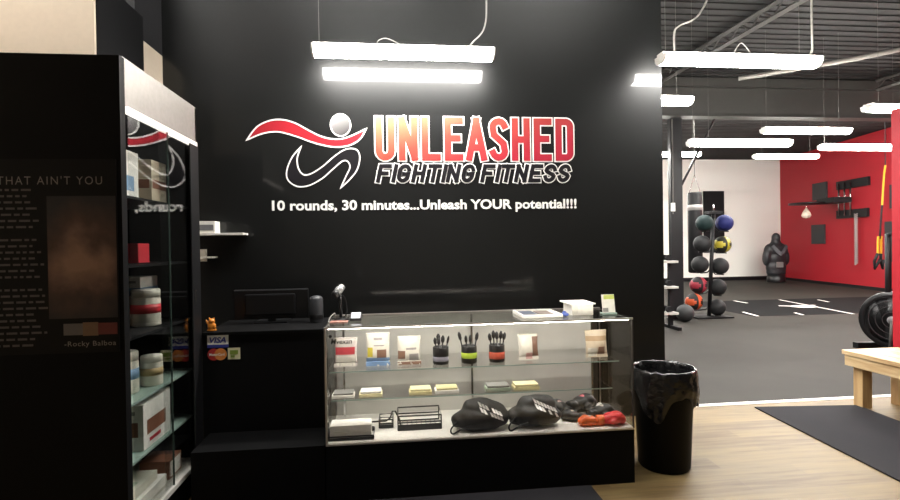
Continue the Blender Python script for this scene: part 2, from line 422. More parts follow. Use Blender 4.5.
def glyph(c, W, H):
    """centre lines of a condensed capital in a W x H box"""
    r = W/2; S = {
     'U': [[(0, H)]+arc(r, r, r, r, 180, 360)+[(W, H)]],
     'N': [[(0, 0), (0, H)], [(0, H), (W, 0)], [(W, 0), (W, H)]],
     'L': [[(0, H), (0, 0), (W, 0)]],
     'E': [[(W, H), (0, H), (0, 0), (W, 0)], [(0, H*.52), (W*.8, H*.52)]],
     'F': [[(W, H), (0, H), (0, 0)], [(0, H*.5), (W*.8, H*.5)]],
     'A': [[(-.1*W, 0), (r, H*1.0)], [(r, H), (W*1.1, 0)], [(W*.2, H*.27), (W*.8, H*.27)]],
     'S': [arc(r, H-r, r, r, 15, 180)+[(W*.1, H*.62), (W*.9, H*.38)]+arc(r, r, r, r, 0, -165)],
     'H': [[(0, 0), (0, H)], [(W, 0), (W, H)], [(0, H*.5), (W, H*.5)]],
     'D': [[(0, 0), (0, H)], [(W*.25, H), (W*.5, H)]+arc(W*.6, H-W*.4, W*.4, W*.4, 80, 0)+arc(W*.6, W*.4, W*.4, W*.4, 0, -80)+[(W*.5, 0), (W*.25, 0)]],
     'I': [[(W/2, 0), (W/2, H)]],
     'G': [arc(r, H-r, r, r, 15, 180)+arc(r, r, r, r, 180, 360)+[(W, H*.45), (W*.55, H*.45)]],
     'T': [[(-.05*W, H), (W*1.05, H)], [(r, 0), (r, H)]]}
    return S[c]
def lettering(name, rows, x0, x1, z0, z1, sw, ow, m_fill, shear, parent):
    """rows: string; letters share the width; I is narrow, space is half"""
    kk = [0]; wid = {'I': .32, ' ': .35}; tot = sum(wid.get(c, 1.0) for c in rows); unit = (x1-x0-shear*(z1-z0))/tot; gap = unit*.17 if len(rows) < 10 else unit*.14
    fill, outl = MB(), MB(); x = x0; H = z1-z0-sw
    for c in rows:
        wc = wid.get(c, 1.0)*unit
        if c != ' ':
            W = max(wc-gap-sw, .001)
            for st in glyph(c, W, H):
                kk[0] += 1; e_ = (kk[0] % 7)*.00015; pts = []
                for (u, v) in st: pts.append((x+gap/2+sw/2+u+shear*(v+sw/2), z0+sw/2+v))
                fill.stroke(pts, sw, fw, .0038+e_, .0050+e_)
                outl.stroke(pts, sw+2*ow, fw, .001, .0025+e_)
        x += wc
    o = fill.build(name, m_fill, parent); outl.build('outline', VINW, o); return o
LET = grad('orange_to_red_vinyl', [(0, '#ac8c6a'), (.12, '#a86c4e'), (.4, '#a04236'), (.8, '#a82638'), (1, '#a41e34')], (.55, 0, -1.6), -1.38, 0.05)
lo = lettering('lettering', 'UNLEASHED', -.138, 1.445, 2.055, 2.388, .052, .010, LET, 0, sign); lo['label'] = 'large orange to red lettering'
lo = lettering('lettering', 'FIGHTING FITNESS', -.135, 1.425, 1.886, 2.028, .031, .008, VINB, .22, sign); lo['label'] = 'dark slanted lettering with white edges'
text_mb('10 rounds, 30 minutes...Unleash YOUR potential!!!', -.895, 1.450, 1.656, 1.756, WY, bold=.03, depth=.003).build('tagline', VINW, sign, recalc=False, label='white tagline')

# ================================================================== SUSPENDED LAMPS
EM = emit('tube_diffuser_glow', '#fffcf6', LAMP)
def lamp_proto():
    t = thing('pendant_light', (0, 0, 0), '', 'ceiling light', 'linear pendant lights')
    L2 = .645
    MB().box(-L2, L2, -.045, .045, .068, .085, .004).build('housing', WHT, t)
    prof = [(-.075, .066), (-.070, .03), (-.050, .008), (-.02, 0), (.02, 0), (.050, .008), (.070, .03), (.075, .066)]
    MB().prism(prof, lambda u, v, x: (x, u, v), -L2+.012, L2-.012).build('diffuser', EM, t)
    for s in (-1, 1):
        MB().prism([(p[0]*1.05, p[1]*1.02) for p in prof], lambda u, v, x: (x, u, v), s*L2-.012*(s > 0), s*L2+.012*(s < 0)).build('end_cap', WHT, t)
    return t
lp = lamp_proto(); first = True
def wires(o, X, Y, Z, top=4.3, dx=(.5,)):
    for s in dx:
        MB().tube([(X+s, Y, Z+.083), (X+s, Y, top)], .0018, 5).build('hanging_wire', BEAM, o)
LAMPS = [
 (.103, 3.75, 2.745, 'long glowing pendant lamp hanging in front of the logo lettering', (-.6, -.1, .55)),
 (2.672, 3.75, 2.745, 'big glowing pendant lamp passing in front of the black wall corner beside the gym opening', (-.6, .5)),
 (2.30, 4.87, 2.75, 'pendant lamp partly hidden behind the black wall corner, its right end showing', (.5,)),
 (5.85, 5.21, 2.80, 'pendant lamp cut off by the right picture edge', (-.5,)),
 (4.175, 5.87, 2.54, 'pendant lamp above the medicine ball rack, left one of the gym cluster', (-.6, -.4)),
 (5.745, 6.68, 2.88, 'pendant lamp hanging highest in the gym cluster, in the middle', (-.6, .5)),
 (6.79, 6.87, 2.69, 'pendant lamp hanging in front of the top of the red wall', (-.6, .5)),
 (7.485, 9.20, 2.96, 'small distant pendant lamp over the meeting of white and red walls', (-.5, .5)),
 (5.12, 9.25, 3.0, 'distant pendant lamp crossed by the black steel column', (-.5, .5)),
 # added lamps, all out of view, to brighten gym and lobby
 (10.9, 9.3, 2.95, 'added unseen pendant lamp out to the right, past the red wall opening', (-.5, .5)),
 (9.6, 6.9, 2.9, 'added unseen pendant lamp out to the right near the bikes', (-.5, .5)),
 (11.6, 7.2, 2.9, 'added unseen pendant lamp far out to the right', (-.5, .5)),
 (12.2, 10.2, 2.95, 'added unseen pendant lamp close to the red wall beyond the picture edge', (-.5, .5)),
 (1.2, 9.2, 2.95, 'added unseen pendant lamp behind the black wall, middle row', (-.5, .5)),
 (1, 6.4, 2.8, 'added unseen pendant lamp behind the black wall, near row', (-.5, .5)),
 (3.4, 12, 2.95, 'added unseen pendant lamp hidden by the black wall, twelve metres back, left', (-.5, .5)),
 (5.2, 12, 2.95, 'added unseen pendant lamp hidden by the black wall, twelve metres back, right', (-.5, .5)),
 (4.6, 14.3, 2.95, 'added unseen pendant lamp hidden by the black wall, near the white wall, left', (-.5, .5)),
 (6.3, 14.6, 2.95, 'added unseen pendant lamp hidden by the black wall, near the white wall, right', (-.5, .5)),
 (5.3, 3.75, 2.745, 'added unseen pendant lamp continuing the lobby row past the right picture edge', (-.5, .5)),  # added, with the high lobby lamps below, to brighten the lobby
 (-.3, 2.5, 4.15, 'added unseen high lobby lamp above the showcase, left', (-.5, .5)),
 (-2.4, 2.45, 4.15, 'added unseen high lobby lamp above the tall cabinet', (-.5, .5)),
 (1.6, 2.5, 4.15, 'added unseen high lobby lamp above the showcase, right', (-.5, .5)),
 (6.6, 9.7, 4.13, 'added unseen lamp fixed high behind the deep steel beam, first from the left, near row', (-.5, .5)),  # added rows that the beam hides, to brighten the far walls
 (8.1, 9.7, 4.13, 'added unseen lamp fixed high behind the deep steel beam, second from the left, near row', (-.5, .5)),
 (9.6, 9.7, 4.13, 'added unseen lamp fixed high behind the deep steel beam, third from the left, near row', (-.5, .5)),
 (11.1, 9.7, 4.13, 'added unseen lamp fixed high behind the deep steel beam, fourth from the left, near row', (-.5, .5)),
 (6.9, 10.5, 4.13, 'added unseen lamp fixed high behind the deep steel beam, first from the left, far row', (-.5, .5)),
 (8.4, 10.5, 4.13, 'added unseen lamp fixed high behind the deep steel beam, second from the left, far row', (-.5, .5)),
 (9.9, 10.5, 4.13, 'added unseen lamp fixed high behind the deep steel beam, third from the left, far row', (-.5, .5)),
 (11.4, 10.5, 4.13, 'added unseen lamp fixed high behind the deep steel beam, fourth from the left, far row', (-.5, .5)),
 (7.6, 16, 2.95, 'added unseen pendant lamp hidden by the black wall, far row nearest the picture', (-.5, .5)),  # added out of sight for more light on the white wall
 (6, 16, 2.95, 'added unseen pendant lamp hidden by the black wall, far row middle', (-.5, .5)),
 (4.4, 16, 2.95, 'added unseen pendant lamp hidden by the black wall, far row left', (-.5, .5)),
 (4, 10.4, 2.95, 'added unseen pendant lamp hidden by the black wall, ten metres back, right', (-.5, .5)),
 (2.5, 10.4, 2.95, 'added unseen pendant lamp hidden by the black wall, ten metres back, left', (-.5, .5)),
]
for i, (X, Y, Z, lab, dx) in enumerate(LAMPS):
    if i == 0: o = lp; o.location = (X, Y, Z); o['label'] = lab
    else: o = dup(lp_clean, (X, Y, Z), lab)
    if i == 0:
        lp_clean = lp
        continue
    bpy.context.view_layer.update()
    wires(o, X, Y, Z, 4.3, dx)
wires(lp, *LAMPS[0][:3], 4.3, (-.6,))
CORD = mat('grey_cord', '#8a8782', .5)
def cord(o, pts, r=.006): MB().tube(spline(pts, 6), r, 6).build('power_cord', CORD, o)
cord(lp, [(.56, 3.75, 2.83), (.60, 3.76, 2.88), (.69, 3.76, 3.0), (.705, 3.76, 3.3), (.70, 3.76, 4.3)])
cord(lp, [(-.1, 3.75, 2.83), (-.08, 3.75, 2.87), (-.02, 3.75, 2.885), (.08, 3.75, 2.84)], .003)
l2 = [o for o in bpy.data.objects if o.get('label', '').startswith('big glowing')][0]
cord(l2, [(3.22, 3.75, 2.83), (3.28, 3.75, 2.88), (3.29, 3.76, 3.1), (3.29, 3.76, 4.3)], .008)
cord(l2, [(2.15, 3.76, 2.83), (2.15, 3.76, 2.99), (2.2, 3.77, 3.05), (2.38, 3.8, 3.16), (2.55, 3.9, 3.5), (2.6, 3.9, 4.3)], .007)
cord(l2, [(2.62, 3.75, 2.83), (2.66, 3.75, 2.9), (2.70, 3.75, 2.92), (2.78, 3.75, 2.83)], .004)

# ================================================================== TALL GLASS CABINET (left)
cab_first = set(bpy.data.objects)
cab = thing('display_cabinet', (-1.43, 2.93, 0), 'tall black display cabinet with sliding glass front and silver header', 'cabinet')
MB().box(-1.64, -1.215, 2.475, 3.320, 0, .165).build('plinth', BLK, cab)
MB().box(-1.66, -1.64, 2.475, 3.320, 0, 2.23).build('back_panel', BLK, cab)
MB().box(-1.64, -1.195, 3.297, 3.320, .165, 2.23).build('side_panel', BLK, cab)
MB().box(-1.64, -1.195, 2.475, 2.495, .165, 2.23).build('side_panel', BLK, cab)
MB().box(-1.64, -1.215, 2.495, 3.297, 2.21, 2.23).build('top_panel', BLK, cab)
hd = MB().box(-1.215, -1.195, 2.476, 3.319, 2.025, 2.235, .002).build('header', ALU2, cab, label='silver header')
MB().box(-1.212, -1.184, 2.495, 3.297, 2.00, 2.025).build('header_trim', emit('added_trim_glow', '#fff4e8', 1.3), hd, label='white strip under the header with an added glow')  # white trim; its glow is added to help light the cabinet
MB().box(-1.225, -1.180, 2.495, 3.297, .165, .192, .003).build('bottom_rail', mat('pale_satin_rail', '#d9d6d0', .35, metal=.3), cab, label='pale satin bottom track')
MB().box(-1.64, -1.23, 2.495, 3.297, .165, .178).build('base_board', mat('grey_laminate', '#b9b4aa', .5), cab)
MB().box(-1.186, -1.180, 3.175, 3.297, .19, 2.00).build('door_stile', BLKM, cab)
g1 = MB().box(-1.191, -1.187, 2.50, 2.90, .191, 2.00).build('glass_door', GLC, cab)
g2 = MB().box(-1.199, -1.195, 2.82, 3.295, .191, 2.00).build('glass_door', GLC, cab)
MB().box(-1.193, -1.186, 2.897, 2.903, .191, 2.00).build('glass_edge', mat('dark_glass_edge', '#33403a', .2), g1)
MB().box(-1.180, -1.172, 3.20, 3.21, 1.10, 1.17, .002).build('handle', CHR, cab, label='small chrome pull')
for z in (1.648, 1.333, 1.004, .706, .438):
    MB().box(-1.635, -1.235, 2.497, 3.295, z-.012, z).build('shelf', GLE if z in (.706, .438) else BLKM, cab)

# things inside the cabinet
def carton(x0, x1, y0, y1, z, h, m, label, cat='box', name='product_box', group=None, marks=(), rz=0):
    """box with printed marks on the faces turned to the glass (+X) and to the camera (-Y); marks: (face,u0,u1,v0,v1,mat)"""
    t = thing(name, ((x0+x1)/2, (y0+y1)/2, z), label, cat, group)
    MB().box(x0, x1, y0, y1, z, z+h, .002).build('carton', m, t)
    bym = {}
    for f, u0, u1, v0, v1, mm in marks: bym.setdefault(mm.name, (mm, []))[1].append((f, u0, u1, v0, v1))
    for k, (mm, lst) in bym.items():
        b = MB()
        for f, u0, u1, v0, v1 in lst:
            if f == 'y': b.box(x0+(x1-x0)*u0, x0+(x1-x0)*u1, y0-.0012, y0+.001, z+h*v0, z+h*v1)
            elif f == 'x': b.box(x1-.001, x1+.0012, y0+(y1-y0)*u0, y0+(y1-y0)*u1, z+h*v0, z+h*v1)
            else: b.box(x0+(x1-x0)*u0, x0+(x1-x0)*u1, y0+(y1-y0)*v0, y0+(y1-y0)*v1, z+h-.001, z+h+.0012)
        b.build('printed_label', mm, t)
    if rz: t.rotation_euler = (0, 0, rz)
    return t
BLU = mat('pale_blue_print', '#7fa0c0', .6); BRN = mat('brown_print', '#8a5a44', .6); REDC = mat('red_print', '#c8323c', .5)
DBL = mat('navy_print', '#27338c', .45); GRY = mat('grey_print', '#8e8c88', .6); ORG = mat('orange_print', '#df8a3c', .5); TAN = mat('tan_card', '#c2a878', .6)
carton(-1.60, -1.36, 2.80, 2.96, 1.650, .25, PAPER, 'white box with a blue picture on the upper cabinet shelf, left of the beige one', marks=[('y', .25, .8, .2, .5, BLU), ('x', .2, .7, .2, .5, BLU)])
carton(-1.57, -1.33, 3.04, 3.22, 1.650, .235, mat('beige_card', '#c9bda6', .7), 'beige box with a brown band on the upper cabinet shelf', marks=[('x', .05, .95, .35, .55, BRN), ('y', .3, .95, .35, .55, BRN)])
carton(-1.52, -1.34, 2.90, 3.02, 1.335, .10, REDC, 'small red box with a white corner on the second cabinet shelf', marks=[('y', .0, .35, .1, .95, PAPER)])
carton(-1.60, -1.38, 3.00, 3.20, 1.006, .25, PAPER, 'white and blue striped carton standing behind two tubs in the cabinet', marks=[('y', .0, 1, .62, .78, BLU), ('x', .0, 1, .62, .78, BLU), ('y', .3, .9, .88, .93, GRY)])
def tub(x, y, z, r, h, m, mlid, mlab, label, band=(.35, .6)):
    t = thing('supplement_tub', (x, y, z), label, 'tub', 'supplement tubs in the tall cabinet')
    b = MB().lathe((x, y, z), [(0, 0), (r*.95, 0), (r, .006), (r, h*.72), (r*.93, h*.79), (r*.93, h*.8), (0, h*.8)], 24).build('tub_body', m, t)
    MB().lathe((x, y, z), [(r*1.002, h*band[0]), (r*1.012, h*band[0]), (r*1.012, h*band[1]), (r*1.002, h*band[1])], 24).build('printed_band', mlab, b)
    MB().lathe((x, y, z), [(0, h*.79), (r*.98, h*.79), (r*.98, h*.97), (r*.93, h), (0, h)], 24).build('lid', mlid, t)
    return t
WT = mat('milky_tub', '#dcd8c8', .45); WL = mat('milky_lid', '#e6e2d4', .4)
tub(-1.345, 2.98, 1.006, .070, .19, WT, WL, REDC, 'white tub with a red band on the middle cabinet shelf')
tub(-1.47, 2.86, 1.006, .055, .14, WT, WL, ORG, 'shorter white tub with an orange band left of the red banded one')
tub(-1.36, 2.78, .708, .062, .20, WT, WL, BLU, 'pale tub with a blue band on the shelf below, front one')
tub(-1.45, 2.93, .708, .06, .17, mat('cream_tub', '#e3dbb8', .45), WL, YEL, 'cream coloured tub on the shelf below, behind the blue banded one')
tub(-1.30, 2.93, .708, .052, .15, WT, WL, TAN, 'small pale tub with a tan band beside the cream tub')
carton(-1.50, -1.25, 2.72, 3.02, .440, .22, PAPER, 'white carton with a reddish brown printed picture on the lower cabinet shelf', marks=[('x', .12, .8, .3, .62, BRN), ('y', .1, .9, .3, .62, BRN), ('x', .2, .6, .12, .2, REDC), ('y', .55, .85, .78, .86, GRY)])
carton(-1.42, -1.30, 3.06, 3.14, .440, .20, mat('pale_green_card', '#c8d0b8', .6), 'narrow pale green carton at the back of the lower cabinet shelf')
carton(-1.56, -1.25, 2.60, 2.96, .180, .05, PAPER, 'flat white box lying on the cabinet floor', marks=[('t', .1, .6, .2, .7, GRY)])
carton(-1.52, -1.27, 2.62, 2.90, .232, .045, mat('pale_card', '#d9d6c6', .6), 'flat pale box lying on top of the flat white box', marks=[('t', .3, .9, .3, .5, GRN)])
carton(-1.40, -1.25, 2.99, 3.15, .180, .10, BRN, 'brown book shaped box on the cabinet floor', marks=[('x', .1, .9, .1, .9, PAPER)])
carton(-1.30, -1.235, 2.51, 2.58, .180, .06, ORG, 'small orange and yellow packet at the near corner of the cabinet floor')

# ================================================================== POSTER
pz0, pz1 = .975, 1.784
post = thing('wall_poster', (-1.55, 2.43, pz0), 'dark poster with typewriter words and a dim brown picture on black partition', 'poster')
MB().box(-2.1, -1.203, 2.424, 2.429, pz0, pz1).build('poster_board', mat('poster_black', '#0f0e0e', .6, spec=.2), post)
pt = mat('poster_grey_print', '#8b8580', .6)
text_mb("THAT AIN'T YOU", -1.662, -1.258, 1.678, 1.713, 2.424, depth=.001, spacing=1.25, bold=-.004).build('heading', pt, post, recalc=False)
b = MB(); z = 1.652; rnd = random.Random(7)
for ln in range(24):
    if ln in (7, 14): z -= .028
    x = -1.95
    lim = -1.50 + rnd.uniform(-.06, .012)
    while x < lim:
        wl = rnd.uniform(.012, .042)
        b.box(x, min(x+wl, lim+.01), 2.4228, 2.4242, z, z+.0085); x += wl+.011
    z -= .0255
b.build('printed_lines', mat('poster_dim_print', '#5d5754', .6), post, label='rows of small grey words')
def brown_patches():
    m, t, bs = nt('dim_brown_picture'); L = t.links; tc = t.nodes.new('ShaderNodeTexCoord')
    n = t.nodes.new('ShaderNodeTexNoise'); n.inputs['Scale'].default_value = 7; n.inputs['Detail'].default_value = 4; L.new(tc.outputs['Object'], n.inputs['Vector'])
    g = t.nodes.new('ShaderNodeTexGradient'); g.gradient_type = 'SPHERICAL'
    mp = t.nodes.new('ShaderNodeMapping'); mp.inputs['Location'].default_value = (-.75, 0, -1.15); mp.inputs['Scale'].default_value = (3.6, 1, 3.0); L.new(tc.outputs['Object'], mp.inputs[0]); L.new(mp.outputs[0], g.inputs[0])
    mu = t.nodes.new('ShaderNodeMath'); mu.operation = 'MULTIPLY'; L.new(n.outputs['Fac'], mu.inputs[0]); L.new(g.outputs['Fac'], mu.inputs[1])
    r = t.nodes.new('ShaderNodeValToRGB'); e = r.color_ramp.elements; e[0].position = .08; e[0].color = lin('#171314'); e[1].position = .5; e[1].color = lin('#a07c66')
    k = e.new(.24); k.color = lin('#4e3428'); L.new(mu.outputs[0], r.inputs[0]); L.new(r.outputs[0], bs.inputs['Base Color']); bs.inputs['Roughness'].default_value = .5; return m
MB().box(-1.475, -1.207, 2.4228, 2.4242, 1.12, 1.63).build('picture', brown_patches(), post, label='dim brown abstract picture')
pb = MB(); pb.box(-1.42, -1.345, 2.4222, 2.4238, 1.050, 1.098); pb.mi = 1; pb.box(-1.345, -1.285, 2.4222, 2.4238, 1.046, 1.102); pb.mi = 2; pb.box(-1.285, -1.21, 2.4222, 2.4238, 1.050, 1.098)
pb.build('picture_strip', [mat('dim_grey_print', '#6a6664', .6), mat('dim_tan_print', '#7a6148', .6), mat('dim_red_print', '#6a2a26', .6)], post)
text_mb('-Rocky Balboa', -1.418, -1.216, .997, 1.024, 2.424, depth=.001, spacing=1.1).build('caption', pt, post, recalc=False)

# the cabinet, its contents and the poster stand a little nearer than drawn above
for o in set(bpy.data.objects)-cab_first:
    if o.parent is None: o.location += Vector((.05, -.10, 0))

# ================================================================== SALES COUNTER
cn = thing('sales_counter', (-.76, 3.5, 0), 'plain black sales counter between tall cabinet and glass showcase', 'counter')
MB().box(-1.128, -.392, 3.20, 3.70, 0, .892).build('counter_body', BLK, cn)
MB().box(-1.128, -.388, 3.188, 3.71, .892, .910, .003).build('countertop', BLK, cn)
MB().box(-1.095, -.392, 2.90, 3.198, 0, .314, .002).build('lower_ledge', BLK, cn)
# stickers
SY = 3.1985
st = thing('payment_sticker', (-1.040, SY, .818), 'white card brand sticker with blue letters and blue lower band on the counter', 'sticker', 'payment stickers on the black counter')
sb = MB(); sb.box(-1.100, -.980, SY-.0015, SY, .824, .891); sb.mi = 1; sb.box(-1.100, -.980, SY-.002, SY, .818, .836); sb.build('sticker_backing', [PAPER, DBL], st)
text_mb('VISA', -1.087, -.993, .846, .880, SY-.002, bold=.03, depth=.001, shear=.25).build('sticker_print', DBL, st, recalc=False)
st = thing('payment_sticker', (-1.046, SY, .746), 'overlapping red and orange round card sticker on the counter, lower left', 'sticker', 'payment stickers on the black counter')
b = MB(); f2 = lambda u, v, dd: (u, SY-dd, v)
cir = lambda c, k=28: [(c+.035*math.cos(t*2*PI/k), .778+.035*math.sin(t*2*PI/k)) for t in range(k)]
b.prism(cir(-1.065), f2, 0, .0015); b.mi = 1; b.prism(cir(-1.026), f2, 0, .0020); b.build('sticker_backing', [mat('sticker_red', '#b02826', .4), mat('sticker_orange', '#d8833a', .4)], st)
text_mb('MasterCard', -1.089, -1.003, .770, .786, SY-.0022, bold=.015, depth=.001).build('sticker_print', PAPER, st, recalc=False)
st = thing('payment_sticker', (-.948, SY, .744), 'small white square sticker with a green mark on the counter', 'sticker', 'payment stickers on the black counter')
MB().box(-.984, -.914, SY-.0015, SY, .746, .814).build('sticker_backing', mat('cream_sticker', '#ddd8b4', .5), st)
b = MB(); b.box(-.972, -.926, SY-.003, SY-.001, .775, .800); b.box(-.968, -.945, SY-.003, SY-.001, .757, .770); b.build('sticker_print', mat('green_print', '#7f9638', .5), st)

# monitor seen from behind
cnt_first = set(bpy.data.objects)
mn = thing('computer_monitor', (-.80, 3.56, .910), 'black computer monitor seen from behind on the sales counter', 'monitor')
MB().box(-1.045, -.568, 3.53, 3.555, .935, 1.13, .006).build('screen_panel', BLKPL, mn)
MB().box(-.97, -.65, 3.510, 3.535, .96, 1.10, .01).build('rear_housing', BLKPL, mn)
MB().box(-1.04, -.573, 3.5295, 3.536, 1.122, 1.128).build('bezel_edge', mat('grey_bezel', '#55565a', .3), mn)
MB().box(-.83, -.78, 3.535, 3.56, .918, .97).build('stand_neck', BLKPL, mn)
MB().box(-.91, -.70, 3.49, 3.65, .910, .920, .004).build('stand_base', BLKPL, mn)
sp = thing('desk_speaker', (-.512, 3.50, .910), 'small dark grey rounded speaker beside the monitor', 'speaker')
MB().lathe((-.512, 3.50, .910), [(0, 0), (.042, 0), (.045, .008), (.045, .15), (.038, .165), (.02, .172), (0, .172)], 20).build('speaker_body', mat('dark_grey_plastic', '#3a3b3e', .4), sp)
MB().lathe((-.512, 3.50, .910), [(.0452, .02), (.046, .022), (.046, .05), (.0452, .052)], 20).build('speaker_band', BLKPL, sp)
# small gold figure on the counter edge
gx, gy, gz = -1.085, 3.235, .910
fg = blob_mb([((gx+a, gy+b_, gz+c), r, e) for (a, b_, c), r, e in [((0, 0, .030), (.024, .02, .028), (0, 0, 0)), ((.002, -.005, .062), (.018, .016, .015), (0, 0, 0)), ((-.010, -.005, .076), (.005, .005, .009), (0, -.3, 0)), ((.014, -.005, .076), (.005, .005, .009), (0, .3, 0)),
  ((-.024, -.005, .055), (.006, .007, .02), (0, -.4, 0)), ((.019, -.01, .03), (.008, .01, .016), (0, 0, 0)), ((0, 0, .008), (.028, .022, .008), (0, 0, 0))]], .003, 1, o=(gx, gy, gz))
tag(fg.build('figurine', mat('gold_orange_glaze', '#e08a30', .3)), 'tiny golden orange figurine standing on the counter edge above the stickers', 'figurine')

# small white shelves on the left end of the back wall
s1 = thing('wall_shelf', (-1.24, 3.95, 1.50), 'thin white ledge on the black wall carrying a small white box', 'shelf', 'white wall ledges')
MB().box(-1.42, -1.07, 3.86, 3.998, 1.500, 1.515).build('shelf_board', WHT, s1)
bx = thing('label_printer', (-1.335, 3.94, 1.515), 'small white box shaped device standing on the upper white ledge', 'device')
MB().box(-1.41, -1.265, 3.875, 3.985, 1.515, 1.60, .003).build('device_body', WHT, bx)
MB().box(-1.40, -1.275, 3.871, 3.877, 1.535, 1.575).build('device_slot', mat('mid_grey_plastic', '#77777a', .5), bx)
s2 = thing('wall_shelf', (-1.36, 3.95, 1.30), 'short white bracket shelf below the thin white ledge', 'shelf', 'white wall ledges')
MB().box(-1.42, -1.29, 3.88, 3.998, 1.335, 1.347).build('shelf_board', WHT, s2)
MB().box(-1.42, -1.365, 3.97, 3.998, 1.31, 1.40).build('shelf_bracket', WHT, s2)

# ================================================================== GLASS SHOWCASE
X0, X1, Y0, Y1, ZT = -.385, 1.378, 2.89, 3.39, .965
sc = thing('glass_showcase', (.5, 3.14, 0), 'long glass showcase with white deck and black lower front', 'showcase')
MB().box(X0, X1, Y0, Y1, 0, .312).build('base', BLK, sc)
MB().box(X0+.004, X1-.004, Y0+.002, Y1, .312, .325).build('deck', mat('white_deck', '#efeae2', .35), sc)
MB().box(X0+.01, X1-.01, Y0+.002, Y0+.008, .326, ZT-.012).build('front_glass', GLS, sc)
tg = MB().box(X0, X1, Y0, Y1, ZT-.008, ZT).build('top_glass', glass('top_glass_pane', (.96, .97, .95), 1.5), sc)
for x in (X0+.002, X1-.008): MB().box(x, x+.006, Y0+.01, Y1-.01, .326, ZT-.012).build('side_glass', glass('side_glass_pane', (.8, .8, .8), 1.3), sc)
fr = MB()
fr.box(X0, X1, Y0-.002, Y0+.012, ZT-.012, ZT-.001).box(X0, X1, Y1-.014, Y1, ZT-.014, ZT+.002)
fr.box(X0, X0+.01, Y0, Y0+.012, .312, ZT-.012).box(X0, X0+.012, Y1-.012, Y1, .312, ZT-.012).box(X1-.012, X1, Y1-.012, Y1, .312, ZT-.012)
fr.box(X0, X1, Y0-.002, Y0+.008, .312, .320)
fr.box(X0, X0+.01, Y0, Y1, ZT-.012, ZT-.008).box(X1-.01, X1, Y0, Y1, ZT-.012, ZT-.008)
fr.build('frame', ALU, sc)
MB().box(X1-.006, X1+.001, Y0-.001, Y0+.010, .312, ZT-.012).build('corner_edge', mat('dark_edge_trim', '#3c3835', .4), sc)
MB().box(X0+.02, X1-.02, Y0+.013, Y0+.025, ZT-.0155, ZT-.0115).build('added_light_strip', emit('added_case_light', '#fff6ea', 34), sc, label='added lit strip under the top rail')  # added strip that brightens the inside of the showcase
BPM = mat('frosted_back_door', '#dcdad4', .32, var=.10, scale=4)
MB().box(X0+.012, .515, Y1-.020, Y1-.014, .326, ZT-.015).build('sliding_door', BPM, sc)
MB().box(.495, 1.325, Y1-.030, Y1-.024, .326, ZT-.015).build('sliding_door', BPM, sc)
MB().box(.492, .504, Y1-.034, Y1-.024, .326, ZT-.015).build('door_stile', mat('bronze_stile', '#5b5049', .4), sc)
MB().box(1.318, 1.348, Y1-.036, Y1-.014, .326, ZT-.015).build('door_stile', mat('dark_stile', '#37302c', .4), sc)
MB().box(1.35, X1-.012, Y1-.02, Y1-.014, .326, ZT-.015).build('end_filler', BLK, sc)
for x in (-.33, .49, 1.30):
    MB().box(x, x+.012, Y1-.046, Y1-.036, .326, ZT-.02).build('shelf_standard', CHR, sc)
for zz, yy in ((.703, 2.95), (.515, 3.05)):
    sh = MB().box(X0+.015, X1-.06, yy+.002, Y1-.048, zz-.006, zz).build('glass_shelf', GLS, sc)
    MB().box(X0+.015, X1-.06, yy, yy+.002, zz-.006, zz).build('shelf_edge', GLE, sh)

# ---- pouches on the top shelf
def pouch(x, y, z, w_, h, th, mats, regions, label, lean=.12, name='snack_pouch', group='pouches on the top showcase shelf', flare=.06):
    t = thing(name, (x, y, z), label, 'pouch', group)
    nx, nz = 22, 28; b = MB(); G = [[], []]
    for s in (0, 1):
        for j in range(nz+1):
            row = []
            for i in range(nx+1):
                u, v = i/nx, j/nz
                bul = (4*u*(1-u))**.6*(math.sin(PI*min(1, (1.02-v)*1.15))**.7 if v < 1 else 0)
                bul = max(bul, 0); wx = w_*(1-flare*math.sin(PI*v))
                tt = th/2*bul*(1.15-.5*v)
                yy = (-tt if s == 0 else tt)+noise.noise(Vector((u*5+x*9, v*5, s)))*.003*bul
                row.append(b.bm.verts.new(Vector((x+(u-.5)*wx, y+yy+lean*v*h, z+v*h))))
            G[s].append(row)
        for j in range(nz):
            for i in range(nx):
                q = [G[s][j][i], G[s][j][i+1], G[s][j+1][i+1], G[s][j+1][i]]
                f = b.bm.faces.new(q if s == 0 else q[::-1]); f.smooth = True
                u, v = (i+.5)/nx, (j+.5)/nz; f.material_index = 0
                if s == 0:
                    for (u0, u1, v0, v1, k) in regions:
                        if u0 <= u <= u1 and v0 <= v <= v1: f.material_index = k
    for i in range(nx):
        for j in (0, nz):
            q = [G[0][j][i], G[1][j][i], G[1][j][i+1], G[0][j][i+1]]; b.bm.faces.new(q)
    for j in range(nz):
        for i in (0, nx):
            b.bm.faces.new([G[0][j][i], G[0][j+1][i], G[1][j+1][i], G[1][j][i]])
    bmesh.ops.remove_doubles(b.bm, verts=b.bm.verts[:], dist=1e-5)
    b.build('bag', mats, t)
    MB().box(x-w_*.46, x+w_*.46, y+lean*h*.97-.003, y+lean*h*.97+.003, z+h*.94, z+h*.985).build('seal_strip', mats[0], t)
    return t
PW = mat('pouch_white', '#e6e2d6', .3); PY = mat('pouch_yellow', '#d9c94e', .4); PB = mat('pouch_blue', '#7a9cc4', .35); PR = mat('pouch_red', '#c0454e', .35); PBR = mat('pouch_brown', '#8b6a58', .4)
PG = mat('pouch_grey', '#a29c98', .4); PC = mat('pouch_clear_film', '#cfc9c2', .2); PKB = mat('pouch_black', '#2a2828', .4); PT = mat('pouch_tan', '#b59a78', .4); PLP = mat('pouch_pink', '#d6a8a0', .4)
SZ = .7035
